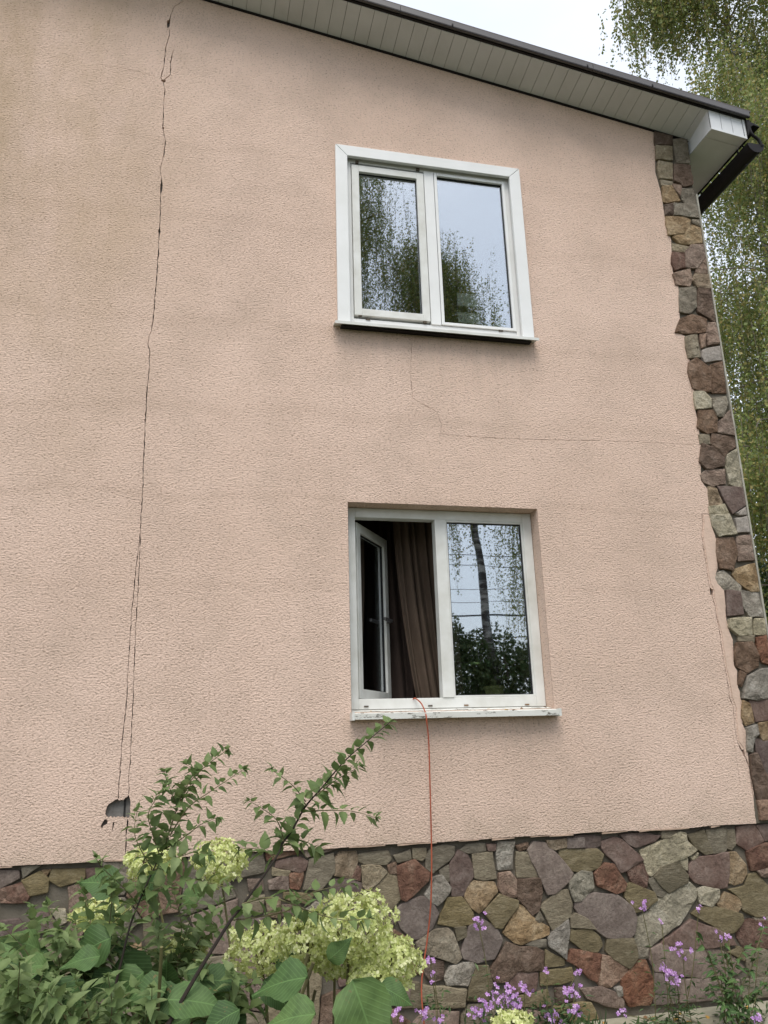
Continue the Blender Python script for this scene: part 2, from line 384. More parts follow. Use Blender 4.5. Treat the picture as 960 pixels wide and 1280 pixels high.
out = [(XL, ZP), (-4, ZP)]
for i in range(61):                              # slightly ragged bottom edge of the render
    out.append((-3.9+i*.128, ZP+random.uniform(-.004, .004)))
out = [p for p in out if p[0] < XC-.3]+[(XC-.32, ZP-.003), (XC-.3, ZP), (XC-.3, zr(XC-.3)), (XA, zr(XA)), (XL, zr(XL))]
# the stucco stops at the stone strip: its right edge follows the stones
EDG = [(818, 160), (819, 215), (826, 240), (829, 258), (832, 280), (839, 300), (840, 330), (841, 340), (848, 358), (849, 388), (850, 400), (846, 415), (856, 420), (858, 440), (862, 450), (861, 462), (865, 480), (869, 492), (869, 512), (873, 530), (874, 540), (876, 553), (876, 575), (876, 600), (880, 606), (885, 612), (886, 640), (890, 664), (896, 675), (897, 710), (893, 722), (900, 738), (905, 745), (908, 775), (912, 790), (916, 800), (917, 828), (921, 850), (924, 868), (928, 880), (928, 905), (933, 915), (936, 955), (942, 990), (944, 1015), (945.5, 1031)]
edge = wp(EDG)
edge = [(min(x, XC-.04), z) for x, z in edge]
out = [p for p in out[:-5] if p[0] < 3.55]+[(edge[-1][0], ZP)]+[p for p in edge[::-1] if ZP+.01 < p[1] < zr(p[0])-.02]+[(edge[0][0], zr(edge[0][0])), (XA, zr(XA)), (XL, zr(XL))]
wall = cut_wall(out, holes+[rect(*UW), rect(*LW)], .028, 'stucco_wall', m_stucco, house)
tag(wall, 'peach stucco gable wall with a long vertical crack')
# backing of blockwork behind the render, with the openings left free
m = MB(); Y0, Y1 = .03, .16
for x0, x1, z0, z1 in ((XL, UW[0], ZP+.01, 6.4), (UW[1], XC-.02, ZP+.01, 6.4), (UW[0], UW[1], UW[3], 6.4), (UW[0], UW[1], LW[3], UW[2]), (UW[0], UW[1], ZP+.01, LW[2])):
    m.box(x0, x1, Y0, Y1, z0, z1)
m.hexa([(XL, Y0, 6.4), (XC-.02, Y0, 6.4), (XC-.02, Y0, zr(XC)-.005), (XA, Y0, zr(XA)-.005), (XL, Y0, zr(XL)-.005)], [(XL, Y1, 6.4), (XC-.02, Y1, 6.4), (XC-.02, Y1, zr(XC)-.005), (XA, Y1, zr(XA)-.005), (XL, Y1, zr(XL)-.005)])
m.build('block_wall', m_bed, house)
# dark cleft between the blocks, seen in the hole
m = MB(); p1, p2 = W(156.7, 1000, .03), W(156.2, 1023, .03); m.box(p1.x-.006, p1.x+.004, .0255, .0295, p2.z, p1.z); m.build('block_joint', m_gasket, house)
# side and rear walls
m = MB(); m.box(XC-.12, XC-.02, .165, YB, .0, zr(XC)-.25); m.box(XL, XL+.1, .165, YB, 0, zr(XL)-.01); m.box(XL+.105, XC-.125, YB-.1, YB, 0, zr(XC)-.3); m.build('rear_wall', m_stucco, house)
# smooth unrendered strip between crack and stones
strip = G8([(209, 400), (247, 398), (262, 470), (285, 530), (292, 640), (296, 700), (288, 780), (300, 850), (345, 895), (355, 1000), (352, 1085), (370, 1150)])+H8([(385, 10), (396, 60), (398, 150), (408, 220), (432, 260), (430, 350), (450, 400), (452, 500), (455, 590), (468, 640), (476, 770), (445, 728), (432, 600), (430, 508), (404, 442), (385, 330), (362, 228), (348, 120), (332, 5)])+G8([(305, 1090), (299, 1010), (280, 925), (281, 895), (258, 850), (234, 712), (222, 620), (207, 540), (214, 450)])
n = len(strip); vs = [(x, 0, z) for x, z in strip]; 
r_ = delaunay_2d_cdt([Vector(p) for p in strip], [(i, (i+1) % n) for i in range(n)], [], 1, 1e-6)
m = MB()
for f in r_[2]:
    if inside(sum((r_[0][i] for i in f), Vector((0, 0)))/len(f), strip):
        q = [r_[0][i] for i in f]
        if (q[1]-q[0]).cross(q[2]-q[0]) < 0: q = q[::-1]
        m.poly([(p.x, -.004, p.y) for p in q])
for i in range(n):
    a, b = strip[i], strip[(i+1) % n]; m.quad((a[0], -.004, a[1]), (b[0], -.004, b[1]), (b[0], .01, b[1]), (a[0], .01, a[1]))
m.build('smooth_patch', m_smooth, house)
# ------------------------------------------------------------------ stones
def area(P): return .5*sum(P[i-1][0]*P[i][1]-P[i][0]*P[i-1][1] for i in range(len(P)))
def clip(P, nx, nz, d):
    o = []
    for i in range(len(P)):
        a, b = P[i-1], P[i]; da, db = nx*a[0]+nz*a[1]-d, nx*b[0]+nz*b[1]-d
        if (da <= 0) != (db <= 0):
            t = da/(da-db); o.append((a[0]+(b[0]-a[0])*t, a[1]+(b[1]-a[1])*t))
        if db <= 0: o.append(b)
    return o
def inset(P, d):
    n = len(P); o = []
    for i in range(n):
        a, b, c = Vector(P[i-1]), Vector(P[i]), Vector(P[(i+1) % n])
        e1 = (b-a).normalized(); e2 = (c-b).normalized(); n1 = Vector((-e1.y, e1.x)); n2 = Vector((-e2.y, e2.x)); k = n1+n2
        if k.length < .3: o.append(b+n1*d); continue
        k.normalize(); o.append(b+k*min(d/max(.35, k.dot(n1)), 2*d))
    return o
def make_stone(P, col, parent, ybase, thick, pal=None):
    P = [tuple(p) for p in P]
    if area(P) < 0: P = P[::-1]
    if len(P) < 3 or area(P) < .0009: return None
    Q = []
    n = len(P)
    for i in range(n):                         # clip the corners, roughen long edges
        a, b, c = Vector(P[i-1]), Vector(P[i]), Vector(P[(i+1) % n])
        r1 = min(.005, (a-b).length*.12); r2 = min(.005, (c-b).length*.12)
        Q.append(b+(a-b).normalized()*r1); q2 = b+(c-b).normalized()*r2; Q.append(q2)
        l = (c-b).length
        if l > .07:
            k = int(l/.05); e = (c-b).normalized(); nn = Vector((-e.y, e.x))
            for j in range(1, k): Q.append(b+(c-b)*(j/k)+nn*random.uniform(-.0045, .0045))
    smoothk = col in 'PQLGC'
    A = area(P); rt = math.sqrt(A); hj = .0009 if smoothk else .0055
    y0 = ybase; y1 = ybase-thick*random.uniform(.75, 1.25)
    tx, tz = random.uniform(-.035, .035), random.uniform(-.035, .035)
    if not smoothk: tx *= 2; tz *= 2
    cx = sum(p.x for p in Q)/len(Q); cz = sum(p.y for p in Q)/len(Q)
    def yy(p, base, j): return base+tx*(p.x-cx)+tz*(p.y-cz)+random.uniform(-j, j)
    rings = [(Q, y0+.01, 0), ([q for q in inset(Q, .001)], y1+.003, .001), (inset(Q, .0045), y1, hj*.5)]
    c0 = Vector((cx, cz))
    vs = []; fs = []; N = len(Q)
    for R_, yb, j in rings: vs += [(p.x, yb if yb == y0+.01 else yy(p, yb, j), p.y) for p in R_]
    R3 = rings[2][0]; sp = .045 if smoothk else .032; ins = []; x0_, x1_ = min(p.x for p in R3), max(p.x for p in R3); z0_, z1_ = min(p.y for p in R3), max(p.y for p in R3)
    ti = [tuple(p) for p in inset(R3, .010)]
    for q in range(min(60, int(A/sp**2*2.5)+3)):
        p = Vector((random.uniform(x0_, x1_), random.uniform(z0_, z1_)))
        if inside(p, ti) and all((p-o_).length > sp*.7 for o_ in ins): ins.append(p)
    if not ins: ins = [c0]
    for k in range(2):
        for i in range(N):
            j = (i+1) % N; fs.append((k*N+i, k*N+j, (k+1)*N+j, (k+1)*N+i))
    pts_ = list(R3)+ins; ox = random.uniform(0, 9)
    def hh(p): return (math.sin(p.x*31+ox)+math.cos(p.y*27+p.x*9+ox*2))*(.0007 if smoothk else .0028)+random.uniform(-hj, hj)
    r_ = delaunay_2d_cdt(pts_, [(i, (i+1) % N) for i in range(N)], [], 1, 1e-7)
    base = len(vs); poly3 = [tuple(p) for p in R3]
    for k, p in enumerate(r_[0]):
        src = [i for i in r_[3][k] if i < N]
        if src: vs.append((p.x, vs[2*N+src[0]][1], p.y))
        else: vs.append((p.x, yy(p, y1-.003, 0)+hh(p), p.y))
    for f in r_[2]:
        a_, b_, c_ = [r_[0][i] for i in f]
        if (b_-a_).cross(c_-a_) < 0: f = f[::-1]
        if inside(tuple((a_+b_+c_)/3), poly3): fs.append(tuple(base+i for i in f))
    vs = [(x-cx, y-y0, z-cz) for x, y, z in vs]
    me = mesh('stone', vs, fs, STONE[col])
    if smoothk or True:
        for p in me.polygons: p.use_smooth = False
    o = bpy.data.objects.new('stone', me); COL.objects.link(o); o.location = (cx, y0, cz); child(o, parent)
    return P
T_A = '''P 0,85 70,82 128,85 125,125 95,138 0,138
L -80,152 0,148 110,150 138,175 120,232 60,258 -10,252 -50,238 -75,195
P 135,110 195,90 225,100 270,140 320,185 335,200 250,250 225,260 195,205 150,165 135,140
P 225,75 320,70 420,78 390,105 300,135 260,115
G 430,60 520,60 460,90 430,88
W 325,155 520,62 545,70 548,105 600,150 570,170 450,220 380,280 360,265 345,205
L 560,75 640,52 685,165 650,170 600,135
G 655,52 752,42 752,150 742,160 690,165 670,120
G 762,50 795,50 800,120 780,148 760,140
P 810,40 890,28 940,105 860,148 805,115
P 905,28 960,28 1000,50 1005,90 950,103
R 860,160 950,120 1020,122 1030,220 880,250 870,200
T 910,257 960,248 1010,250 1000,285 930,280
P 570,230 600,195 763,165 764,270 755,335 720,340 600,310 572,280
O 770,165 800,165 850,225 855,265 835,310 800,322 770,315
W 520,200 560,190 560,250 545,240
W 575,187 610,168 605,190 585,197
L 395,285 430,240 510,208 560,280 555,310 465,362 430,330
R 95,270 150,220 190,225 215,270 250,320 240,350 200,365 110,325
R 260,255 335,210 345,250 362,285 355,335 330,338 280,305
L 248,335 280,318 390,365 405,400 350,445 300,460 250,385
G 362,300 390,292 455,362 430,385 405,372
Q 5,400 90,370 200,375 280,440 300,490 290,565 270,585 155,585 100,545 60,520 0,440
W 570,315 605,350 600,385 555,460 515,520 420,590 375,630 305,630 300,590 305,500 370,460 420,390 520,335
W 610,352 640,337 715,350 715,385 680,430 625,415
O 710,420 750,365 820,395 828,430 810,460 750,455
L 770,350 850,335 870,280 900,265 960,330 1050,380 1040,470 900,480 840,450 830,395
L 585,470 620,440 700,440 830,475 835,500 790,560 745,565 640,500
R 815,530 870,500 960,512 1050,530 1040,620 930,640 850,640 815,590
Y 895,492 940,478 1000,482 990,505 900,500
P 480,585 580,503 700,548 780,592 800,625 650,638 500,638 430,620 450,600
Q 375,650 430,625 560,648 720,655 800,695 850,745 780,790 600,785 400,755 372,700
Q 400,770 515,795 518,850 508,912 400,922 390,880
Q 525,800 640,800 820,805 830,880 700,897 525,910
G 855,650 940,650 1010,690 990,780 880,788 862,730
G 840,800 960,795 1030,800 1020,880 840,888
Y 310,640 365,645 360,690 315,690
R 320,705 350,705 385,800 388,880 370,920 270,930 240,880 235,800
L 160,600 285,595 300,640 305,690 270,740 190,690 155,655
L 0,560 70,545 120,590 132,625 110,658 40,650 -25,600 -20,550
R 0,655 100,668 132,680 120,750 108,808 70,788 0,720 -45,700 -20,655
T 140,682 200,692 258,735 253,780 180,835 130,835 112,812 125,750
T 30,850 130,840 200,870 238,905 238,940 150,925 60,890
A 200,845 228,838 233,875 215,880'''
T_B = '''G 25,145 90,145 90,185 70,200 30,190
G 120,140 180,130 230,135 228,170 205,200 125,262 95,240 95,185
P 215,220 255,155 290,160 325,240 325,285 290,340 280,380 225,380 215,290
G 160,255 205,228 213,290 203,310 170,275
A 90,375 130,290 170,280 212,340 205,360 150,425 125,410
G 265,150 300,125 385,120 390,153 300,163
G 325,172 420,162 440,290 380,298 340,290
P 395,125 438,123 435,150 405,152
A 452,110 530,112 518,170 520,245 455,250 447,170
D 542,130 600,115 600,138 560,153
G 547,162 600,167 625,220 650,288 550,285 545,215
Q 602,150 630,112 690,120 740,170 825,270 800,310 735,365 700,370 665,290 625,210
O 697,105 790,95 793,133 740,145 705,130
Q 800,94 880,90 882,134 800,138
T 460,270 510,262 540,300 542,385 480,375 458,345
O 290,345 335,310 430,315 445,355 385,430 355,462 325,440 290,390
D 552,300 660,295 668,360 655,450 625,475 600,440 560,400 550,370
L 380,460 460,375 550,407 550,430 470,538 440,535
L 155,520 200,395 270,390 325,470 325,520 240,532
Q -65,460 -30,430 60,390 120,390 150,470 120,540 60,590 30,595 -30,540
L 237,540 290,537 292,580 250,603
Q 272,660 310,535 380,505 440,540 470,600 430,690 350,710 280,690
O 480,565 555,428 580,437 640,505 705,540 705,570 570,620 540,612
G 665,435 745,362 800,352 820,420 813,480 725,550
G 642,500 660,460 678,500 657,513
A 705,590 735,552 803,500 806,545 790,693 710,630
W 810,310 870,258 920,265 928,340 870,400 835,405 815,350
G 818,488 842,472 905,502 938,545 880,535 818,535
Y 45,615 130,557 200,547 225,570 265,690 240,713 110,670 55,650
A 185,790 215,737 320,714 333,732 300,825 200,825
D 415,750 500,617 560,642 640,642 680,662 678,748 600,755 550,750 490,805 440,810 420,780
G 595,625 640,607 692,602 690,632 640,636
L 692,652 780,700 783,725 692,735
L 668,765 820,742 828,800 760,820 670,830
P 505,792 550,762 650,770 640,855 520,868
D 130,702 178,712 176,790 120,812 90,770 92,722
L 348,732 400,732 420,820 400,900 300,900 312,840
G 80,832 200,842 290,850 280,930 120,930 70,900
L -60,800 55,818 66,940 -40,940
L 560,885 700,855 720,930 560,935
D 740,845 835,835 838,900 750,920'''
T_C = '''O 475,200 500,165 580,160 590,200 560,290 475,275
G 597,175 740,158 755,195 735,220 640,222 597,205
G 772,180 850,152 855,195 790,210
G 870,150 928,142 930,185 905,198 872,190
R 790,235 875,202 945,265 940,300 830,402 812,395 800,330
D 742,230 780,215 788,270 752,263
Y 612,232 700,234 735,262 690,310 635,353 620,330
R 565,290 590,232 603,250 600,303
G 650,355 750,268 790,290 805,390 760,443 700,420 630,385
G 352,200 465,170 470,260 400,350 320,345
P 480,302 555,298 610,322 613,370 560,395 480,408 460,350
P 185,210 300,190 338,210 325,250 300,260 180,235
G 165,242 250,257 240,278 165,275
T 145,310 210,284 238,287 243,350 150,345
R 250,270 315,267 313,290 295,345 255,340
D 40,300 110,300 115,350 50,355
G 40,380 120,380 110,460 40,470
O 130,400 200,397 203,490 150,480
D 212,430 300,430 290,470 215,480
A 335,450 380,417 420,430 400,490 360,490
P 0,500 140,492 168,530 110,570 0,560
Q 600,835 700,785 850,792 842,895 740,925 620,915
Q 350,620 480,650 560,700 440,760 340,720
P 470,720 590,720 640,780 500,830'''
T_D = '''Q 0,115 90,120 93,150 0,200
R 0,208 105,178 143,240 128,270 0,270
L 110,165 200,122 238,160 233,220 150,235
O 212,115 250,112 228,145
L 260,112 423,108 420,150 300,190 247,160
P 432,108 500,103 520,150 440,155
W 252,310 320,312 328,370 300,383
P 0,370 90,362 148,440 0,460
P 160,322 230,332 300,400 180,428
D -30,560 60,580 100,640 -30,660
T 410,620 480,615 490,680 420,680
O 600,500 700,480 720,580 620,590
Y 860,400 940,380 960,450 880,460'''
T_E = '''D 95,82 208,107 206,168 97,168
Y 105,180 210,182 213,263 105,263
Y 217,142 308,132 332,288 242,288 227,200
Y 122,282 213,292 213,393 130,388 118,322
D 225,302 348,312 358,390 343,430 290,443 230,405
Y 136,402 213,417 205,438 145,433
O 150,447 205,447 263,540 170,548 155,543
T 218,432 268,447 262,508 222,450
Y 277,462 363,462 380,563 302,558 277,525
D 167,572 213,562 218,628 167,630
Y 222,562 380,572 394,658 300,643 225,638
O 172,647 290,652 328,672 318,715 280,758 187,768 175,700
Y 347,672 398,672 405,720 352,690
O 217,785 340,712 403,732 412,818 330,828 262,823
Y 217,828 318,852 300,878 222,868
R 217,887 288,892 293,983 232,1003 212,960
T 302,882 340,842 428,837 437,908 370,988 302,983
T 375,992 443,920 458,1018 372,1018
T 219,1032 328,997 343,1060 328,1108 237,1098
O 366,1032 463,1037 478,1128 382,1118 352,1072
Y 266,1127 368,1117 376,1240 330,1288 264,1280
D 387,1122 488,1122 513,1318 488,1343 387,1280'''
T_F = '''D 235,297 270,212 350,182 438,212 428,293 330,303 280,298
T 457,237 513,232 533,368 452,383 442,300
Y 302,332 378,312 383,400 398,458 322,468 307,400
T 397,317 433,312 428,388 412,398
C 417,422 538,392 553,478 430,493 414,460
D 327,502 370,477 458,542 466,688 440,688 352,668 322,560
D 467,522 558,492 578,560 588,698 482,698 472,600
W 360,697 420,697 463,740 463,798 370,808 362,750
Y 482,742 568,727 578,770 543,858 512,853 487,790
D 387,822 480,822 503,870 503,958 440,968 382,930 392,870
T 522,902 598,820 618,880 630,988 517,963
Y 392,982 458,982 466,1038 402,1038
D 477,977 633,1002 643,1050 580,1088 558,1128 500,1083 472,1030
D 412,1042 480,1072 553,1142 548,1188 440,1203 397,1160'''
T_G = '''W 368,0 435,-48 483,203 440,208 387,188 358,80
T 192,130 240,92 348,92 348,183 270,198 212,170
O 242,207 290,222 328,310 318,323 252,328
P 302,207 468,217 493,318 400,383 347,290
W 247,342 343,327 372,383 252,383
C 427,383 498,337 518,388 442,388
W 252,397 373,394 423,518 310,533 272,470
C 422,422 523,402 533,503 432,508
D 302,552 408,547 428,650 398,758 322,748 297,640
T 432,542 528,532 558,620 553,693 442,698
O 417,762 558,717 593,898 520,898 442,840 407,790
A 277,792 340,767 448,870 448,903 342,883 297,850
P 362,902 443,912 468,1053 372,1063
A 457,902 598,912 633,990 623,1068 517,1068 462,990
W 383,1092 523,1082 528,1188 442,1193 377,1140
W 547,1092 640,1087 680,1188 547,1188'''
T_H = '''G 442,32 543,27 538,63 442,58
D 432,77 528,72 573,150 568,228 502,268 432,228 417,150
R 562,42 650,22 690,150 680,228 602,198 572,120
D 452,262 488,282 458,358 442,348
A 472,440 502,302 600,252 690,242 720,418 562,448
P 517,457 690,442 740,578 562,593
O 471,462 508,482 538,598 490,618 467,570
O 582,612 700,592 720,718 602,718 577,660
A 497,642 558,622 568,680 540,700 528,798 500,788
P 547,712 600,732 740,732 760,938 612,938 572,830
D 522,822 558,812 618,952 750,957 780,1108 572,1113 532,960
T 572,1127 740,1127 770,1248 592,1248'''
plinth_m = MB(); plinth_m.box(XL, XC-.015, .045, .2, -.08, ZP+.012)
plinth = plinth_m.build('plinth', m_mortar, house)
tag(plinth, 'rubble stone plinth of brown, purple and ochre stones')
pil_m = MB()
E2 = [(x, z) for x, z in edge if z > ZP]
pp = [(x-.012, z) for x, z in E2]+[(E2[-1][0]-.012, ZP+.001), (XC-.012, ZP+.001), (XC-.012, zr(XC)-.002), (E2[0][0]-.01, zr(E2[0][0])-.002)]
n = len(pp); r_ = delaunay_2d_cdt([Vector(p) for p in pp], [(i, (i+1) % n) for i in range(n)], [], 1, 1e-6)
for f in r_[2]:
    if inside(sum((r_[0][i] for i in f), Vector((0, 0)))/len(f), pp):
        q = [r_[0][i] for i in f]
        if (q[1]-q[0]).cross(q[2]-q[0]) < 0: q = q[::-1]
        pil_m.poly([(p.x, .012, p.y) for p in q])
pil_m.box(XC-.1, XC-.0125, .013, .1, ZP+.002, zr(XC)-.01)
pil = pil_m.build('corner_pilaster', m_mortar, house); tag(pil, 'narrow strip of rubble stone up the right corner')
def clip_all(P, pl):
    P = clip(P, 1, 0, XC-.014)
    if pl: P = clip(P, 0, 1, ZP-.006); P = clip(P, 0, -1, .062)
    else:
        P = clip(P, 0, -1, -(ZP+.006)); P = clip(P, .1598, 1, 7.029-.006)
    return P
done_pl, done_pi = [], []
def run(txt, ox, oy, s, pl):
    for ln in txt.split('\n'):
        c, *r = ln.split(); yv = .02 if pl else 0.0
        P = [W(ox+float(q.split(',')[0])/s, oy+float(q.split(',')[1])/s, yv) for q in r]
        P = clip_all([(p.x, p.z) for p in P], pl)
        if len(P) < 3: continue
        if area(P) < 0: P = P[::-1]
        P = [tuple(q) for q in inset(P, -.005 if pl else -.006)]; P = clip_all(P, pl)
        if make_stone(P, c, plinth if pl else pil, .045 if pl else .012, .024 if pl else .024): (done_pl if pl else done_pi).append(P)
run(T_A, 720, 1025, 4, True); run(T_B, 510, 1025, 4, True); run(T_C, 300, 1025, 4, True); run(T_D, 0, 1060, 4, True)
run(T_E, 800, 150, 5.333, False); run(T_F, 800, 360, 5.333, False); run(T_G, 840, 570, 5.333, False); run(T_H, 840, 790, 5.333, False)
def fill(x0, x1, z0, z1, dmin, done, pl, cols, cap=999):
    bp = []
    for P in done:
        for i in range(len(P)):
            a, b = Vector(P[i-1]), Vector(P[i]); k = max(1, int((b-a).length/.02))
            bp += [a+(b-a)*(j/k) for j in range(k)]
    B = np.array([[p.x, p.y] for p in bp]); seeds = []
    for t in range(9000):
        p = Vector((random.uniform(x0, x1), random.uniform(z0, z1)))
        near = np.hypot(B[:, 0]-p.x, B[:, 1]-p.y).min()
        if near < .035 or any(inside(p, P) for P in done): continue
        if any((p-q).length < dmin*(.75+.5*((i*7) % 10)/10) for i, q in enumerate(seeds)): continue
        seeds.append(p)
        if len(seeds) >= cap: break
    for p in seeds:
        R_ = dmin*1.05; P = [(p.x-R_, p.y-R_*.8), (p.x+R_*.9, p.y-R_), (p.x+R_, p.y+R_*.8), (p.x-R_*.8, p.y+R_)]
        for q in seeds:
            d = q-p; l = d.length
            if 0 < l < dmin*3:
                d.normalize(); P = clip(P, d.x, d.y, d.dot(p)+l*.5-.0035)
        dd = np.hypot(B[:, 0]-p.x, B[:, 1]-p.y)
        for j in np.argsort(dd)[:220]:
            if dd[j] > dmin*1.6: break
            if len(P) < 3: break
            d = Vector(B[j])-p; l = d.length; d.normalize()
            # only cut when that boundary point is inside the current cell
            if inside(tuple(B[j]), P): P = clip(P, d.x, d.y, d.dot(p)+l-.009)
        P = clip_all(P, pl) if len(P) > 2 else P
        P = clip(clip(clip(P, -1, 0, -x0), 1, 0, x1) if P else P, 0, 1, z1+.1) if P else P
        if len(P) > 2: make_stone(P, random.choice(cols), plinth if pl else pil, .045 if pl else .012, .026)
fill(-3.2, XC, -.04, ZP, .20, done_pl, True, 'PPQGGLLDRYTOQG', 120)
fill(XC-.27, XC, ZP, 2.2, .15, done_pi, False, 'PDTYAG', 20)
# cream corner bead, butted against the strip
cb = MB(); cb.box(XC-.011, XC+.003, -.012, .11, ZP+.02, 5.86); cb.build('corner_bead', m_cream, house)
m = MB(); m.box(XC-.013, XC+.01, .012, .165, -.08, ZP+.018); m.build('plinth_corner', m_mortar, house)
# ragged lip under the render
m = MB(); xx = -3.2
while xx < 3.6:
    l = random.uniform(.05, .16)
    if random.random() < .5: m.hexa([(xx, -.002, ZP-random.uniform(.003, .012)), (xx+l, -.002, ZP-random.uniform(.003, .010)), (xx+l, .02, ZP-.004), (xx, .02, ZP-.004)], [(xx, -.002, ZP-.001), (xx+l, -.002, ZP-.001), (xx+l, .02, ZP-.001), (xx, .02, ZP-.001)])
    xx += l
m.build('render_lip', m_lip, house)['kind'] = 'stuff'
# ------------------------------------------------------------------ roof and eaves
OV = .285
sof = MB()
TILT = .062
def slp(x0, x1, y0, y1, t0, t1):
    u, v = TILT*min(1, max(0, -y0/OV)), TILT*min(1, max(0, -y1/OV))
    if y1 > 1: v = u
    sof_.hexa([(x0, y0, zr(x0)+t0+u), (x1, y0, zr(x1)+t0+u), (x1, y1, zr(x1)+t0+v), (x0, y1, zr(x0)+t0+v)], [(x0, y0, zr(x0)+t1+u), (x1, y0, zr(x1)+t1+u), (x1, y1, zr(x1)+t1+v), (x0, y1, zr(x0)+t1+v)])
sof_ = MB(); slp(XL-.3, XA, -OV, .0, .012, .016); slp(XA, XC, -OV, 0, .012, .016)
soffit = sof_.build('soffit', m_gap, house)
x = -.9; PW = .105
pm = MB(); sof_ = pm
pm.hexa([(-.5*PW+.001, -OV, TILT), (.5*PW-.001, -OV, TILT), (.5*PW-.001, 0, 0), (-.5*PW+.001, 0, 0)], [(-.5*PW+.001, -OV, TILT+.010), (.5*PW-.001, -OV, TILT+.010), (.5*PW-.001, 0, .010), (-.5*PW+.001, 0, .010)])
pme = mesh('soffit_panel', pm.v, pm.f, m_soffit)
while x < XC+.02:
    o = link('soffit_panel', pme); o.location = (x, 0, zr(x)); o.rotation_euler = (0, math.atan(.1598), 0); o.parent = soffit
    x += PW
sof_ = MB(); slp(XA, -.96, -OV, 0, 0, .01); slp(XL-.3, XA, -OV, 0, 0, .01); sof_.build('soffit_sheet', m_soffit, soffit)
# J-trim where soffit meets wall
sof_ = MB(); slp(XA, XC-.01, -.014, -.001, -.014, -.003); slp(XL, XA, -.014, -.001, -.014, -.003); sof_.build('soffit_trim', m_dark, house)
# barge: black recess plus grey brown folded strip in lengths
XE = 4.30
sof_ = MB(); slp(XA, XE-.02, -OV-.02, -OV-.002, .004, .05); slp(XL-.3, XA, -OV-.02, -OV-.002, .004, .05); sof_.build('barge_gap', m_dark, house)
xs = [XL-.3, -5, XA, -.55, 1.35, 2.92, XE]
for i in range(len(xs)-1):
    sof_ = MB(); slp(xs[i], xs[i+1]+(.0 if i == len(xs)-2 else -.004), -OV-.045, -OV-.022, .014, .068); sof_.build('barge_strip', m_trim, house)
    sof_ = MB(); slp(xs[i], xs[i+1]-.004, -OV-.05, -OV-.0455, .006, .018); sof_.build('barge_lip', m_dark, house)
for X in (1.75, 2.86, 3.42, .9):
    bx('clip', m_dark, house, X, X+.012, -OV-.054, -OV-.0505, zr(X)+TILT+.016, zr(X)+TILT+.036)
sof_ = MB(); slp(XA, XE+.02, -OV-.04, YB+.3, .070, .086); slp(XL-.35, XA, -OV-.04, YB+.3, .070, .086); sof_.build('roof', m_roof, house)
# boxed eave along the right side
ZB0, ZB1 = 6.275, 6.228; XB = 4.262
eb = MB(); y0 = -OV+.004
eb.poly([(XC+.015, y0, ZB0), (XB, y0, ZB1), (XB, YB, ZB1), (XC+.015, YB, ZB0)][::-1])
eb.poly([(XC+.013, y0, ZB0), (XC+.013, y0, zr(XC)+TILT-.001), (XC+.013, 0.0, zr(XC)-.001), (XC+.013, 0.1, zr(XC)-.001), (XC+.013, .1, ZB0)])
eb.poly([(XB, y0, ZB1), (XB, YB, ZB1), (XB, YB, zr(XB)+TILT), (XB, y0, zr(XB)+TILT)])
eave = eb.build('eave_box', m_boxw, house)
for i in range(3):
    a = XC+.018+i*(XB-XC-.03)/3; b = XC+.018+(i+1)*(XB-XC-.03)/3-.005
    f = lambda x: ZB0+(ZB1-ZB0)*(x-XC)/(XB-XC)
    q = MB(); q.hexa([(a, y0-.008, f(a)+.018), (b, y0-.008, f(b)+.018), (b, y0, f(b)+.018), (a, y0, f(a)+.018)], [(a, y0-.008, zr(a)+TILT+.01), (b, y0-.008, zr(b)+TILT+.01), (b, y0, zr(b)+TILT+.01), (a, y0, zr(a)+TILT+.01)]); q.build('eave_panel', m_boxw, eave)
q = MB(); f = lambda x: ZB0+(ZB1-ZB0)*(x-XC)/(XB-XC)
q.hexa([(XC+.012, y0-.014, f(XC)-.004), (XB+.004, y0-.014, f(XB)-.004), (XB+.004, y0+.01, f(XB)-.004), (XC+.012, y0+.01, f(XC)-.004)], [(XC+.012, y0-.014, f(XC)+.016), (XB+.004, y0-.014, f(XB)+.016), (XB+.004, y0+.01, f(XB)+.016), (XC+.012, y0+.01, f(XC)+.016)])
q.box(XB-.012, XB+.006, y0-.0135, y0-.0085, ZB1+.018, zr(XB)+TILT+.005); q.build('eave_edge', m_boxw, eave)
for k in range(9):
    yk = -.2+k*1.0
    q = MB(); q.hexa([(XC+.02, yk, f(XC)-.004), (XB-.01, yk, f(XB)-.004), (XB-.01, yk+.006, f(XB)-.004), (XC+.02, yk+.006, f(XC)-.004)], [(XC+.02, yk, f(XC)-.001), (XB-.01, yk, f(XB)-.001), (XB-.01, yk+.006, f(XB)-.001), (XC+.02, yk+.006, f(XC)-.001)])
    q.build('seam_strip', m_soffit, eave)
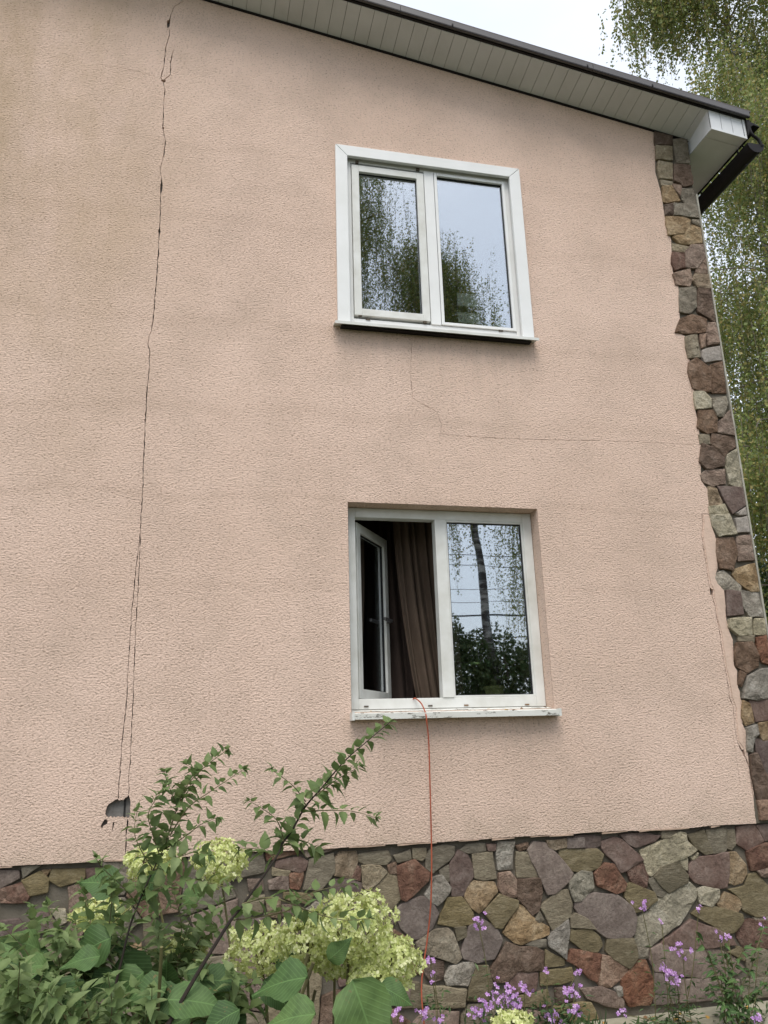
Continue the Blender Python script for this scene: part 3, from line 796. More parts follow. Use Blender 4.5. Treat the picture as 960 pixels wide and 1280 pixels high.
# drip sheet, gutter with rolled lip, brackets and end cap
g = MB(); prof = [(XB+.008, 6.40), (XB+.03, 6.39), (XB+.07, 6.375), (XB+.125, 6.352), (XB+.125, 6.343), (XB+.07, 6.355), (XB+.03, 6.33), (XB+.012, 6.26), (XB+.008, 6.25)]
g.hexa([(a, -OV-.03, b) for a, b in prof], [(a, YB+.2, b) for a, b in prof]); g.build('drip_sheet', m_dark, house)
def gprof(t0, r): return [(XB+.062+r*math.cos(t), 6.178+r*1.12*math.sin(t)) for t in [PI+.05+(PI-.1)*k/10 for k in range(11)]]
g = MB(); po, pi_ = gprof(0, .075), gprof(0, .069)
for y in (0,):
    A = [(a, -OV-.02, b) for a, b in po]; B = [(a, YB, b) for a, b in po]; A2 = [(a, -OV-.02, b) for a, b in pi_]; B2 = [(a, YB, b) for a, b in pi_]
    for i in range(10): g.quad(A[i], A[i+1], B[i+1], B[i]); g.quad(A2[i+1], A2[i], B2[i], B2[i+1]); g.quad(A[i], A2[i], A2[i+1], A[i+1])
g.tube([(XB+.137, -OV-.02, 6.178), (XB+.137, YB, 6.178)], .009, 8)
gut = g.build('gutter', m_dark, house, smooth=True)
g = MB(); g.hexa([(a, -OV-.024, b) for a, b in gprof(0, .078)], [(a, -OV-.012, b) for a, b in gprof(0, .078)]); g.build('gutter_end', m_dark, gut)
for k in range(14):
    yk = -.16+k*.6; q = MB(); q.tube([(XB+.004, yk, 6.34), (XB+.006, yk, 6.2), (XB+.062, yk, 6.085), (XB+.143, yk, 6.17), (XB+.14, yk, 6.2), (XB+.012, yk, 6.33)], .008, 6); q.build('gutter_bracket', m_dark, gut)
# curved hanger between barge end and gutter
g = MB(); g.tube(spline([(XB+.035, -OV-.02, 6.40), (XB+.03, -OV-.02, 6.34), (XB+.045, -OV-.02, 6.27), (XB+.10, -OV-.02, 6.22), (XB+.12, -OV-.02, 6.16)]), .014, 8); g.build('end_hanger', m_dark, house)
# ------------------------------------------------------------------ windows
def frame_mb(x0, x1, z0, z1, w, y0, y1, wb=None):
    m = MB(); wb = wb or w
    m.box(x0, x0+w, y0, y1, z0, z1); m.box(x1-w, x1, y0, y1, z0, z1)
    m.box(x0+w, x1-w, y0, y1, z1-w, z1); m.box(x0+w, x1-w, y0, y1, z0, z0+wb)
    return m
def reveal(o_, y1, parent):
    x0, x1, z0, z1 = o_; e = .0015; x0 += e; x1 -= e; z0 += e; z1 -= e; m = MB()
    for a, b in (((x0, z0), (x0, z1)), ((x0, z1), (x1, z1)), ((x1, z1), (x1, z0)), ((x1, z0), (x0, z0))):
        m.quad((a[0], .001, a[1]), (b[0], .001, b[1]), (b[0], y1, b[1]), (a[0], y1, a[1]))
    return m.build('window_reveal', m_stucco, parent)
# upper: flat white casing, mullion, left sash
uw = frame_mb(.955, 2.28, 4.385, 5.80, .05, .022, .09)
uwin = uw.build('window', m_white, house, bevel=.002); tag(uwin, 'upper window, closed, in a wide white casing')
reveal(UW, .1, uwin)
c = MB(); y0, y1 = -.030, -.002
c.hexa([(.881, y0, 4.37), (.970, y0, 4.37), (.970, y0, 5.765), (.881, y0, 5.855)], [(.881, y1, 4.37), (.970, y1, 4.37), (.970, y1, 5.765), (.881, y1, 5.855)])
c.build('casing', m_white, uwin, bevel=.003)
c = MB(); c.hexa([(2.345, y0, 4.37), (2.345, y0, 5.852), (2.256, y0, 5.765), (2.256, y0, 4.37)][::-1], [(2.345, y1, 4.37), (2.345, y1, 5.852), (2.256, y1, 5.765), (2.256, y1, 4.37)][::-1]); c.build('casing', m_white, uwin, bevel=.003)
c = MB(); c.hexa([(.883, y0, 5.857), (.9715, y0, 5.767), (2.2545, y0, 5.767), (2.343, y0, 5.855)], [(.883, y1, 5.857), (.9715, y1, 5.767), (2.2545, y1, 5.767), (2.343, y1, 5.855)]); c.build('casing', m_white, uwin, bevel=.003)
bx('mullion', m_white, uwin, 1.572, 1.648, .012, .085, 4.436, 5.749, bevel=.003)
sash = frame_mb(1.008, 1.566, 4.455, 5.722, .055, .006, .07).build('sash', m_white2, uwin, bevel=.003)
frame_mb(1.058, 1.514, 4.505, 5.672, .007, .028, .045).build('gasket', m_gasket, uwin)
frame_mb(1.652, 2.227, 4.44, 5.745, .022, .010, .07).build('glazing_bead', m_white, uwin, bevel=.002)
frame_mb(1.673, 2.206, 4.461, 5.724, .007, .028, .045).build('gasket', m_gasket, uwin)
def pane(x0, x1, z0, z1, y, parent, name='pane'):
    m = MB(); m.box(x0, x1, y, y+.006, z0, z1); return m.build(name, m_glass, parent)
pane(1.06, 1.513, 4.507, 5.67, .036, uwin); pane(1.675, 2.204, 4.463, 5.722, .036, uwin)
for (a, b) in ((446, 203.5), (522, 212.5), (450, 394), (531, 402.5)):
    p = W(a, b, .018); bx('frame_cap', m_cap, uwin, p.x-.012, p.x+.012, .008, .0215, p.z-.011, p.z+.011)
for (a, b) in ((460, 399), (626, 413.5)):
    p = W(a, b, .018); bx('drain_cover', m_cap, uwin, p.x-.016, p.x+.016, .014, .0215, p.z-.006, p.z+.004)
s = MB(); s.hexa([(.852, -.085, 4.335), (2.352, -.085, 4.335), (2.352, .02, 4.352), (.852, .02, 4.352)], [(.852, -.085, 4.341), (2.352, -.085, 4.341), (2.352, .02, 4.3685), (.852, .02, 4.3685)])
s.box(.851, 2.353, -.089, -.0855, 4.322, 4.343); s.build('sill', m_white2, uwin)
s = MB(); s.box(.90, 2.31, -.05, -.004, 4.327, 4.334); s.build('sill_shadow_strip', m_dark, uwin)  # solid dark strip standing in for the shadow line under the sill
# lower window
lw = frame_mb(.936, 2.258, 1.745, 3.063, .065, .115, .19)
lwin = lw.build('window', m_white2, house, bevel=.003); tag(lwin, 'lower window with its left sash open inwards')
reveal(LW, .2, lwin)
bx('mullion', m_white2, lwin, 1.552, 1.628, .108, .185, 1.8105, 2.9975, bevel=.003)
frame_mb(1.6285, 2.1925, 1.8105, 2.9975, .012, .118, .17).build('glazing_bead', m_white2, lwin, bevel=.002)
frame_mb(1.640, 2.181, 1.822, 2.986, .007, .13, .15).build('gasket', m_gasket, lwin)
pane(1.642, 2.179, 1.824, 2.984, .137, lwin)
# open sash: hinged left, turned inwards 58 degrees
sp = MB(); ws, hs = .57, 1.17
fm = frame_mb(0, ws, 0, hs, .062, -.03, .03)
sash = fm.build('sash', m_white2, None, bevel=.003); sash.location = (1.003, .215, 1.818); sash.rotation_euler = (0, 0, math.radians(56)); sash.parent = lwin
gk = frame_mb(.06, ws-.06, .06, hs-.06, .007, -.012, .012); o = link('gasket', mesh('gasket', gk.v, gk.f, m_gasket), lwin); o.location = sash.location; o.rotation_euler = sash.rotation_euler
gp = MB(); gp.box(.064, ws-.064, -.004, .004, .064, hs-.064); o = link('pane', mesh('pane', gp.v, gp.f, m_glass), lwin); o.location = sash.location; o.rotation_euler = sash.rotation_euler
hd = MB(); hd.box(ws-.045, ws-.02, -.05, -.03, .55, .58); hd.box(ws-.16, ws-.02, -.065, -.05, .555, .575); o = link('handle', mesh('handle', hd.v, hd.f, m_trim), lwin); o.location = sash.location; o.rotation_euler = sash.rotation_euler
for a in (458, 538, 583, 659):
    p = W(a, 883-(a-458)*.012, .11); bx('drain_cover', m_litter2 if a in (583, 659) else m_cap, lwin, p.x-.014, p.x+.014, .109, .1145, p.z-.004, p.z+.004)
s = MB(); s.hexa([(.925, -.075, 1.690), (2.268, -.075, 1.690), (2.258, .114, 1.725), (.937, .114, 1.725)], [(.925, -.075, 1.708), (2.268, -.075, 1.708), (2.258, .114, 1.742), (.937, .114, 1.742)])
s.box(.924, 2.269, -.079, -.0755, 1.678, 1.711)
sill = s.build('sill', m_sill, lwin)
s = MB(); s.box(.9215, .9365, -.082, .0, 1.674, 1.722); s.build('sill_end', m_white2, lwin)
s = MB(); s.box(2.2585, 2.2735, -.082, .0, 1.674, 1.720); s.build('sill_end', m_white2, lwin)
# rooms behind the windows
def room(z0, z1, mat):
    m = MB(); x0, x1, y0, y1 = .2, 3.4, .165, 3.4
    m.quad((x0, y1, z0), (x1, y1, z0), (x1, y1, z1), (x0, y1, z1)); m.quad((x0, y0, z0), (x0, y1, z0), (x0, y1, z1), (x0, y0, z1))
    m.quad((x1, y0, z0), (x1, y1, z0), (x1, y1, z1), (x1, y0, z1)); m.quad((x0, y0, z0), (x1, y0, z0), (x1, y1, z0), (x0, y1, z0))
    m.quad((x0, y0, z1), (x1, y0, z1), (x1, y1, z1), (x0, y1, z1)); m.build('room', mat, house)
room(.9, 3.5, m_room); room(3.7, 6.2, m_room)
bx('inner_sill', m_white2, lwin, .95, 2.25, .192, .42, 1.75, 1.775); bx('inner_sill', m_white2, uwin, .95, 2.27, .092, .32, 4.39, 4.415)
def curtain(name, pts_t, pts_b, y, mat, folds, amp, label):
    (x0, z1), (x1, _) = pts_t; (b0, z0), (b1, _) = pts_b; nu, nv = folds*10, 24; vs, fs = [], []
    for j in range(nv+1):
        t = j/nv
        for i in range(nu+1):
            u = i/nu; e = t**1.6
            xa = x0+(b0-x0)*e; xb = x1+(b1-x1)*e
            vs.append((xa+(xb-xa)*u+.01*math.sin(3*u*9+t*2), y+amp*math.sin(u*folds*2*PI+.8*math.sin(t*3+u*5))*(1-.2*t)+.02*math.sin(u*3+t*4), z1+(z0-z1)*t))
    for j in range(nv):
        for i in range(nu): a = j*(nu+1)+i; fs.append((a, a+1, a+nu+2, a+nu+1))
    o = link(name, mesh(name, vs, fs, mat, True)); sm = o.modifiers.new('t', 'SOLIDIFY'); sm.thickness = .003
    return tag(o, label, 'curtain')
q = lambda x, y, d: (W(x, y, d).x, W(x, y, d).z)
curtain('curtain', [(1.36, 3.2), (1.78, 3.2)], [(1.60, 1.1), (1.86, 1.1)], .52, m_curt, 7, .024, 'tan curtain hanging in folds in the open half of the lower window')
curtain('curtain', [(1.10, 3.2), (1.85, 3.2)], [(1.14, 1.1), (1.9, 1.1)], .80, m_curt2, 9, .03, 'dark brown curtain further inside the room beside the tan curtain')
curtain('curtain', [(2.25, 3.2), (2.60, 3.2)], [(2.3, 1.1), (2.6, 1.1)], .5, m_curt, 4, .03, 'curtain gathered at the right side behind the closed lower pane')
# ------------------------------------------------------------------ leaf meshes
def leaf_mesh(name, n, wfun, L_, Wd, mat, fold=.25, droop=.3, serr=0, wavy=0):
    "leaf along +x from the origin, face up +z"
    vs, fs = [], []
    for i in range(n+1):
        t = i/n; w = wfun(t)*Wd*.5; x = t*L_; z = -droop*L_*t*t
        s = 1+(serr if i % 2 else -serr)
        for k, u in enumerate((-1, -.5, 0, .5, 1)):
            ww = w*u*(s if abs(u) == 1 else 1)
            back = -.18*L_*abs(u)*(1-t)*(1 if t < .3 else 0)*.0
            vs.append((x+back, ww, z+abs(ww)*fold+wavy*math.sin(t*9+u*2)*abs(u)))
    for i in range(n):
        for k in range(4): a = i*5+k; fs.append((a, a+5, a+6, a+1))
    return mesh(name, vs, fs, mat, True)
ov = lambda t: (math.sin(PI*min(1, t**.72)))**.85*1.0+0.001
hw = lambda t: max(.001, (1-(1-min(1, t/.36))**2.2)**.5 if t < .36 else (1-((t-.36)/.64)**1.35)**1.15)
HL = [leaf_mesh('hydrangea_leaf', 14, hw, .13, .10, m_hleaf, .22-.12*i, .12+.2*i, .03, .007) for i in range(3)]
WL = [leaf_mesh('weed_leaf', 10, hw, .05, .030, m_wleaf, .3, .15+.2*i, .07, .0006) for i in range(3)]
def orient(o, loc, d, up, s):
    x = Vector(d).normalized(); u = Vector(up); y = u.cross(x)
    if y.length < 1e-3: y = Vector((0, 1, 0))
    y.normalize(); z = x.cross(y)
    R_ = Matrix((x, y, z)).transposed().to_4x4()
    o.rotation_mode = 'QUATERNION'; o.rotation_quaternion = R_.to_quaternion(); o.location = loc; o.scale = (s, s, s)
def rv(k=1.0): return Vector((random.gauss(0, k), random.gauss(0, k), random.gauss(0, k)))
def add_leaf(root, me, loc, d, up, s):
    o = link('leaf', me, root); orient(o, Vector(loc)-root.location, d, up, s); return o
TOCAM = (CAM-Vector((.2, -2.6, 1.1))).normalized()
# ------------------------------------------------------------------ hydrangea
hyd = tag(empty('hydrangea_shrub', (.15, -2.35, 0)), 'green hydrangea bush with lime-green flower heads in front of the plinth', 'shrub')
def floret_mesh(c, r, sx, n, seed, petal=.0085, sq=.8):
    rs = random.Random(seed); m = MB()
    for i in range(n):
        u = Vector((rs.gauss(0, 1), rs.gauss(0, 1), rs.gauss(0, 1))).normalized()
        lump = 1+.16*math.sin(u.x*7+seed)*math.cos(u.z*6+seed*2)
        rr = r*(rs.uniform(.72, 1.03))*lump
        p = Vector((u.x*rr*sx, u.y*rr, u.z*rr*sq)); nn = (u+Vector((rs.gauss(0, .45), rs.gauss(0, .45), rs.gauss(0, .45)))).normalized()
        a = nn.orthogonal().normalized(); ang = rs.uniform(0, PI); b = nn.cross(a); s = petal*rs.uniform(.7, 1.25)
        for k in range(4):
            t = ang+k*PI/2; d = a*math.cos(t)+b*math.sin(t); e = nn.cross(d)
            m.quad(c+p, c+p+d*s*.65-e*s*.5+nn*s*.15, c+p+d*s*1.25+nn*s*rs.uniform(.1, .6), c+p+d*s*.65+e*s*.5+nn*s*.15)
    return m
heads = [(385, 1176, 38, -2.45, 1.1), (438, 1158, 50, -2.5, 1.1), (487, 1200, 40, -2.5, .95), (462, 1222, 27, -2.52, 1.0), (328, 1188, 38, -2.3, 1.25), (231, 1188, 22, -2.2, 1.35), (276, 1077, 33, -2.0, 1.0), (190, 1078, 28, -2.0, 1.2), (125, 1142, 24, -2.05, 1.4), (640, 1284, 22, -2.4, 1.3), (420, 1195, 32, -2.4, 1.1)]
hc = []
for i, (a, b, r, y, sx) in enumerate(heads):
    c = W(a, b, y); dep = (c-CAM).dot(FX); R_ = r/FPX*dep; hc.append((c, R_))
    m = floret_mesh(c, R_, sx, int(220+R_*R_*52000), i+3); m.build('flower_head', m_petal, hyd)
    m = MB(); base = Vector((.15+(c.x-.15)*.5, -2.35+(c.y+2.35)*.3, -.08)); mid = base.lerp(c, .6)+Vector((.04, .05, .05))
    m.tube(spline([base, mid, c-Vector((0, -.02, R_*.3)), c]), .004, 6)
    for k in range(9):
        u = Vector((random.gauss(0, 1), random.gauss(0, 1), abs(random.gauss(0, 1)))).normalized(); m.tube([c-Vector((0, 0, R_*.7)), c+u*R_*.75], .0015, 4)
    m.build('stem', m_stem, hyd)
# large leaves placed as seen; (px, py, depth, scale, direction in screen (right, up), tilt)
big = [(440, 1225, -3.05, 1.25, (.1, -1), .5), (395, 1268, -3.05, .9, (-.9, -.3), .6), (385, 1222, -2.9, 1.05, (-1, -.35), .8), (300, 1262, -2.85, .8, (-.9, -.2), .9), (475, 1232, -2.95, .6, (1, -.25), .6),
       (150, 1108, -2.3, .95, (-1, .15), .7), (140, 1172, -2.5, 1.0, (-.9, -.5), .4), (150, 1195, -2.4, 1.1, (.5, -.8), .2), (100, 1225, -2.6, 1.1, (-.6, -.8), .8), (70, 1268, -2.7, 1.1, (-.4, -.8), .8), (20, 1240, -2.6, 1.0, (-.9, -.3), .6),
       (210, 1250, -2.7, 1.0, (.9, -.3), .7), (250, 1225, -2.5, .9, (.9, .1), .8), (180, 1215, -2.5, 1.0, (-.5, -.7), .7), (330, 1225, -2.5, .8, (.8, -.6), .4), (370, 1210, -2.45, .7, (-.6, .3), .3), (410, 1200, -2.7, .55, (.5, .5), .2),
       (110, 1190, -2.3, .9, (.7, .2), .7), (60, 1200, -2.4, .9, (-.8, .1), .7), (240, 1270, -2.6, 1.1, (-.6, -.5), .7), (160, 1275, -2.75, 1.1, (-.7, -.3), .8), (290, 1235, -2.4, .9, (-.3, -.8), .7), (20, 1190, -2.3, .8, (-.9, .2), .7), (230, 1130, -2.1, .75, (.6, .5), .5), (180, 1125, -2.2, .7, (.3, .8), .3)]
for i in range(42):
    px = random.uniform(-60, 330); py = random.uniform(1215, 1330)-(px < 250)*random.uniform(0, 40)
    big.append((px, py, random.uniform(-2.6, -2.1), random.uniform(.6, 1.0), (random.uniform(-1, 1), random.uniform(-1, .4)), random.uniform(.4, .9)))
for a, b, y, s, (dx, dy), tl in big:
    p = W(a, b, y); d = (RX*dx+Vector((0, 0, 1))*dy*.8+rv(.12)-TOCAM*-.15); up = Vector((0, 0, 1))*tl+TOCAM*(1.1-tl*.6)+rv(.12)
    add_leaf(hyd, HL[random.randrange(3)], p, d, up, s*1.05)
m = MB()
for k in range(9):
    bs = Vector((.15+random.uniform(-.25, .25), -2.35+random.uniform(-.2, .2), -.08)); t = W(random.uniform(20, 440), random.uniform(1180, 1260), random.uniform(-2.7, -2.2))
    m = MB(); m.tube(spline([bs, bs.lerp(t, .5)+rv(.03), t]), [.006]*7+[.005]*6, 6) if False else m.tube(spline([bs, bs.lerp(t, .5)+rv(.03), t]), .0045, 6); m.build('stem', m_stem, hyd)
# ------------------------------------------------------------------ tall weeds
def shoot(root, pts, y0, y1, r0=.003, step=.028, ls=(.8, 1.15), skip=0.0, mat=None, tuft=True, leaves=True):
    n = len(pts); P = spline([W(a, b, y0+(y1-y0)*i/(n-1)) for i, (a, b) in enumerate(pts)])
    m = MB(); m.tube(P, [r0*(1-.65*i/(len(P)-1)) for i in range(len(P))], 6); m.build('stem', mat or m_stem, root)
    if not leaves: return
    Ls = [0.0]
    for i in range(1, len(P)): Ls.append(Ls[-1]+(P[i]-P[i-1]).length)
    t = Ls[-1]*skip+.01; k = 0; ph = random.uniform(0, PI)
    while t < Ls[-1]:
        i = max(j for j in range(len(Ls)) if Ls[j] <= t); p = P[i].lerp(P[min(i+1, len(P)-1)], (t-Ls[i])/max(1e-6, (Ls[i+1]-Ls[i]) if i+1 < len(Ls) else 1))
        d = (P[min(i+1, len(P)-1)]-P[max(i-1, 0)]).normalized(); a = d.orthogonal().normalized(); b = d.cross(a); ang = ph+k*PI/2
        fr = t/Ls[-1]; s = random.uniform(*ls)*(1.18-.5*fr)
        for sg in (1, -1):
            if random.random() < .05: continue
            o_ = (a*math.cos(ang)+b*math.sin(ang))*sg; dd = o_+d*.45+Vector((0, 0, .02))+rv(.2)
            add_leaf(root, WL[random.randrange(3)], p+o_*.004, dd, Vector((0, 0, 1))+TOCAM*.12+rv(.3), s)
        t += step*.88*random.uniform(.8, 1.2)*(1.1-.4*fr); k += 1
    if tuft:
        for q in range(5): add_leaf(root, WL[random.randrange(3)], P[-1], P[-1]-P[-2]+rv(.012) if q == 0 else (P[-1]-P[-2]).normalized()+rv(.7), Vector((0, 0, 1))+rv(.3), random.uniform(.3, .55))
def to_ground(root, px, py, y, r=.0045, mat=None):
    t = W(px, py, y); b = Vector((t.x+random.uniform(-.06, .06), t.y+random.uniform(-.02, .1), -.08)); m = MB(); m.tube(spline([b, b.lerp(t, .6)+rv(.015), t]), r, 6); m.build('stem', mat or m_stem, root)
def weed(label, px, py, y, group=None):
    t = W(px, py, y); r = empty('tall_weed', (t.x, t.y, 0)); tag(r, label, 'weed', group); return r
w1 = weed('tall weed leaning right, its tip reaching the lower window sill', 210, 1280, -2.6)
to_ground(w1, 208, 1285, -2.72, .005, m_stemd)
shoot(w1, [(208, 1285), (245, 1220), (286, 1154), (303, 1132), (345, 1072), (352, 1055)], -2.72, -2.62, .0055, mat=m_stemd, leaves=False)
shoot(w1, [(352, 1055), (365, 1038), (382, 1008), (402, 985), (430, 952), (455, 930), (487, 903)], -2.62, -2.6, .0032, .024, (.8, 1.15), mat=m_stemd)
shoot(w1, [(382, 1002), (366, 982), (340, 962)], -2.62, -2.68, .002, .030, (.7, .9))
shoot(w1, [(355, 1052), (347, 1027), (330, 1012), (311, 1001)], -2.62, -2.66, .002, .028, (.7, .9))
shoot(w1, [(384, 1014), (410, 1013), (440, 1014), (470, 1022)], -2.62, -2.66, .002, .03, (.7, .95))
shoot(w1, [(395, 995), (420, 975), (450, 958)], -2.62, -2.55, .002, .024, (.8, 1.0))
shoot(w1, [(345, 1072), (325, 1062), (300, 1060)], -2.6, -2.5, .002, .024, (.8, 1.1))
shoot(w1, [(352, 1058), (375, 1050), (400, 1062)], -2.6, -2.55, .002, .022, (.8, 1.1))
shoot(w1, [(303, 1130), (337, 1122), (370, 1132), (395, 1142), (430, 1150), (462, 1148)], -2.66, -2.75, .0025, .034, (.8, 1.1))
shoot(w1, [(290, 1150), (325, 1146), (360, 1138), (378, 1120), (420, 1108), (440, 1105)], -2.64, -2.7, .002, .03, (.7, 1.0))
w2 = weed('bushy weed with crowded pale leaves beside the hole in the wall', 150, 1240, -2.45)
to_ground(w2, 140, 1250, -2.5)
shoot(w2, [(140, 1250), (152, 1200), (165, 1150), (188, 1095), (205, 1060)], -2.5, -2.45, .004, .035, (.8, 1.1), .45, m_stemd)
shoot(w2, [(205, 1060), (218, 1020), (232, 985), (252, 962), (284, 937)], -2.45, -2.4, .0025, .021, (.75, 1.05))
shoot(w2, [(212, 1045), (235, 1010), (262, 990), (304, 962)], -2.45, -2.5, .0022, .030, (.6, .85))
shoot(w2, [(200, 1070), (190, 1040), (186, 1015), (205, 985)], -2.45, -2.5, .002, .022, (.7, 1.0))
shoot(w2, [(222, 1010), (212, 985), (205, 965)], -2.42, -2.45, .002, .018, (.7, .95))
shoot(w2, [(225, 1002), (238, 985), (248, 968), (232, 955)], -2.42, -2.38, .002, .018, (.7, .95))
shoot(w2, [(190, 1085), (176, 1062), (168, 1040), (172, 1010)], -2.45, -2.4, .002, .022, (.7, 1.0))
shoot(w2, [(205, 1062), (232, 1045), (252, 1030), (272, 1022)], -2.45, -2.5, .002, .022, (.7, 1.0))
shoot(w2, [(190, 1090), (215, 1075), (245, 1065), (262, 1070)], -2.45, -2.55, .002, .022, (.8, 1.1))
shoot(w2, [(178, 1120), (205, 1108), (240, 1100), (285, 1110)], -2.45, -2.55, .002, .024, (.9, 1.15))
shoot(w2, [(172, 1130), (150, 1105), (128, 1085), (120, 1072)], -2.45, -2.5, .002, .024, (.8, 1.1))
def auto_weed(label, px, py, y, tips, group):
    r = weed(label, px, py, y, group); to_ground(r, px, py, y)
    for (a, b) in tips:
        mx, my = (px+a)/2+random.uniform(-12, 12), (py+b)/2-random.uniform(0, 18); yy_ = y+random.uniform(-.15, .2)
        shoot(r, [(px, py), (mx, my), (a, b)], y, yy_, .0022, .025, (.8, 1.25))
GRP = 'low weeds crowding the hydrangea'
auto_weed('low weed with pale leaves at the left edge in front of the plinth', 60, 1260, -2.45, [(5, 1160), (40, 1135), (95, 1150), (10, 1200), (-20, 1185), (70, 1185), (-15, 1225)], GRP)
auto_weed('low weed below the left hydrangea head', 110, 1230, -2.4, [(60, 1130), (100, 1105), (140, 1100), (170, 1130), (75, 1165), (160, 1165), (40, 1150)], GRP)
auto_weed('low weed in the middle of the greenery behind the dark leaning stem', 215, 1240, -2.3, [(180, 1120), (215, 1110), (250, 1120), (275, 1130), (200, 1160), (250, 1165), (290, 1150), (160, 1180)], GRP)
auto_weed('low weed at the foot of the long leaning stem', 270, 1290, -2.45, [(215, 1215), (250, 1205), (290, 1215), (320, 1225), (345, 1250), (200, 1240)], GRP)
auto_weed('low weed in the bottom left corner', 40, 1320, -2.6, [(-10, 1230), (30, 1215), (70, 1220), (110, 1235), (130, 1260), (0, 1255)], GRP)
auto_weed('low weed under the biggest hydrangea leaf on the bottom edge', 170, 1320, -2.65, [(120, 1250), (150, 1240), (190, 1235), (230, 1250), (180, 1260)], GRP)
auto_weed('low weed with small leaves at the bottom edge left of the leaning stem', 120, 1330, -2.75, [(60, 1240), (95, 1225), (135, 1220), (170, 1235), (80, 1265), (150, 1262)], GRP)
auto_weed('low weed in the lower left, overlapping the large hydrangea leaves', 20, 1300, -2.7, [(-10, 1195), (25, 1200), (55, 1215), (80, 1240), (10, 1240), (50, 1262)], GRP)
# ------------------------------------------------------------------ lilac flowers by the wall
def phlox(label, clusters, y, base_n, grp='lilac flowers at the foot of the wall'):
    p0 = W(clusters[0][0], clusters[0][1], y); root = empty('lilac_flower', (p0.x, p0.y, .0)); tag(root, label, 'flower', grp)
    for (a, b, r, n) in clusters:
        yy_ = y+random.uniform(-.08, .08); c = W(a, b, yy_); R_ = r/FPX*(c-CAM).dot(FX); m = MB()
        for i in range(n):
            p = c+Vector((random.gauss(0, R_*.5), random.gauss(0, R_*.4), random.gauss(0, R_*.45))); nn = (TOCAM+Vector((0, 0, .4))+rv(.45)).normalized(); aa = nn.orthogonal().normalized(); bb = nn.cross(aa); ph = random.uniform(0, 6)
            for k in range(4):
                t = ph+k*PI/2; d = aa*math.cos(t)+bb*math.sin(t); e = nn.cross(d); s = .0105*random.uniform(.8, 1.15)
                m.quad(p, p+d*s*.8-e*s*.55, p+d*s*1.2+nn*s*.1, p+d*s*.8+e*s*.55)
        m.build('flower_head', m_phlox, root)
        g = Vector((p0.x+(c.x-p0.x)*.4+random.uniform(-.05, .05), c.y+random.uniform(0, .05), -.075)); m = MB(); m.tube(spline([g, g.lerp(c, .5)+rv(.02), c-Vector((0, 0, R_*.3))], 4), .0025, 5)
        for q in range(3): m.tube([c-Vector((0, 0, R_*.8)), c+rv(R_*.4)], .0012, 4)
        m.build('stem', m_stem, root)
        m = MB(); zt = c.z
        for i in range(base_n*2):
            t = random.random()**1.3; p = g.lerp(c, t*.75)+Vector((random.gauss(0, .05), random.gauss(0, .04), 0)); d = Vector((random.gauss(0, 1), random.gauss(0, 1), random.uniform(-.2, .9))).normalized(); l = random.uniform(.03, .075); e = d.cross(Vector((0, 0, 1))+rv(.3)).normalized()*l*.13
            m.quad(p, p+d*l*.45-e, p+d*l-Vector((0, 0, l*.2)), p+d*l*.45+e)
        m.build('foliage', m_grassy, root)
phlox('largest lilac flower clump, beside the foot of the orange cord', [(632, 1243, 16, 30), (612, 1252, 13, 20), (655, 1235, 10, 14), (645, 1262, 12, 20), (598, 1268, 9, 12)], -.35, 60)
phlox('single lilac flower head high against the purple stone', [(598, 1153, 9, 14)], -.2, 12)
phlox('lilac flowers low at the bottom edge left of the cord', [(465, 1272, 8, 9), (498, 1266, 8, 10), (530, 1264, 9, 11), (548, 1275, 6, 7)], -.45, 30)
phlox('lilac flower spray with heads spread along the ledge', [(690, 1272, 12, 18), (718, 1240, 9, 12), (684, 1213, 4, 3), (722, 1213, 6, 6), (720, 1262, 9, 12), (710, 1238, 8, 9)], -.3, 45)
phlox('lilac flower head beside the orange cord at mid height', [(538, 1200, 7, 6), (543, 1216, 4, 3), (541, 1228, 3, 2)], -.2, 14)
phlox('lilac flowers in two heads in front of the large grey stone', [(853, 1186, 12, 13), (836, 1217, 11, 14), (845, 1221, 8, 9), (828, 1212, 6, 6)], -.3, 22)
phlox('small lilac heads high up on the right part of the plinth', [(802, 1132, 8, 9), (873, 1134, 6, 5), (827, 1152, 4, 2)], -.2, 5)
phlox('small lilac heads below the ochre stone at right', [(900, 1170, 6, 4), (910, 1171, 4, 3), (897, 1163, 3, 2), (953, 1152, 5, 3)], -.25, 30)
phlox('lilac flower at the bottom right corner', [(943, 1272, 9, 10), (875, 1282, 5, 4), (778, 1266, 6, 5)], -.5, 60)
rb = W(920, 1270, -.35); bush = empty('leafy_weed', (rb.x, rb.y, 0)); tag(bush, 'dark leafy weed standing at the right end of the plinth', 'weed')
WD = leaf_mesh('weed_leaf', 8, hw, .06, .028, m_hleaf, .3, .3, .05, 0)
for (a, b) in [(870, 1165), (885, 1190), (905, 1175), (930, 1185), (955, 1160), (945, 1200), (900, 1215), (920, 1225), (960, 1230), (885, 1235), (940, 1240), (975, 1190)]:
    P = spline([Vector((rb.x+random.uniform(-.12, .12), rb.y+random.uniform(-.06, .06), -.07)), W((a+920)/2, (b+1280)/2, -.38)+rv(.02), W(a, b, -.38+random.uniform(-.1, .1))], 5)
    m = MB(); m.tube(P, .0022, 5); m.build('stem', m_stem, bush)
    for i in range(2, len(P)):
        for k in range(2): add_leaf(bush, WD, P[i], Vector((random.gauss(0, 1), random.gauss(0, .8), random.uniform(-.7, .3))), Vector((0, 0, 1))+TOCAM*.4+rv(.4), random.uniform(.5, 1.1))
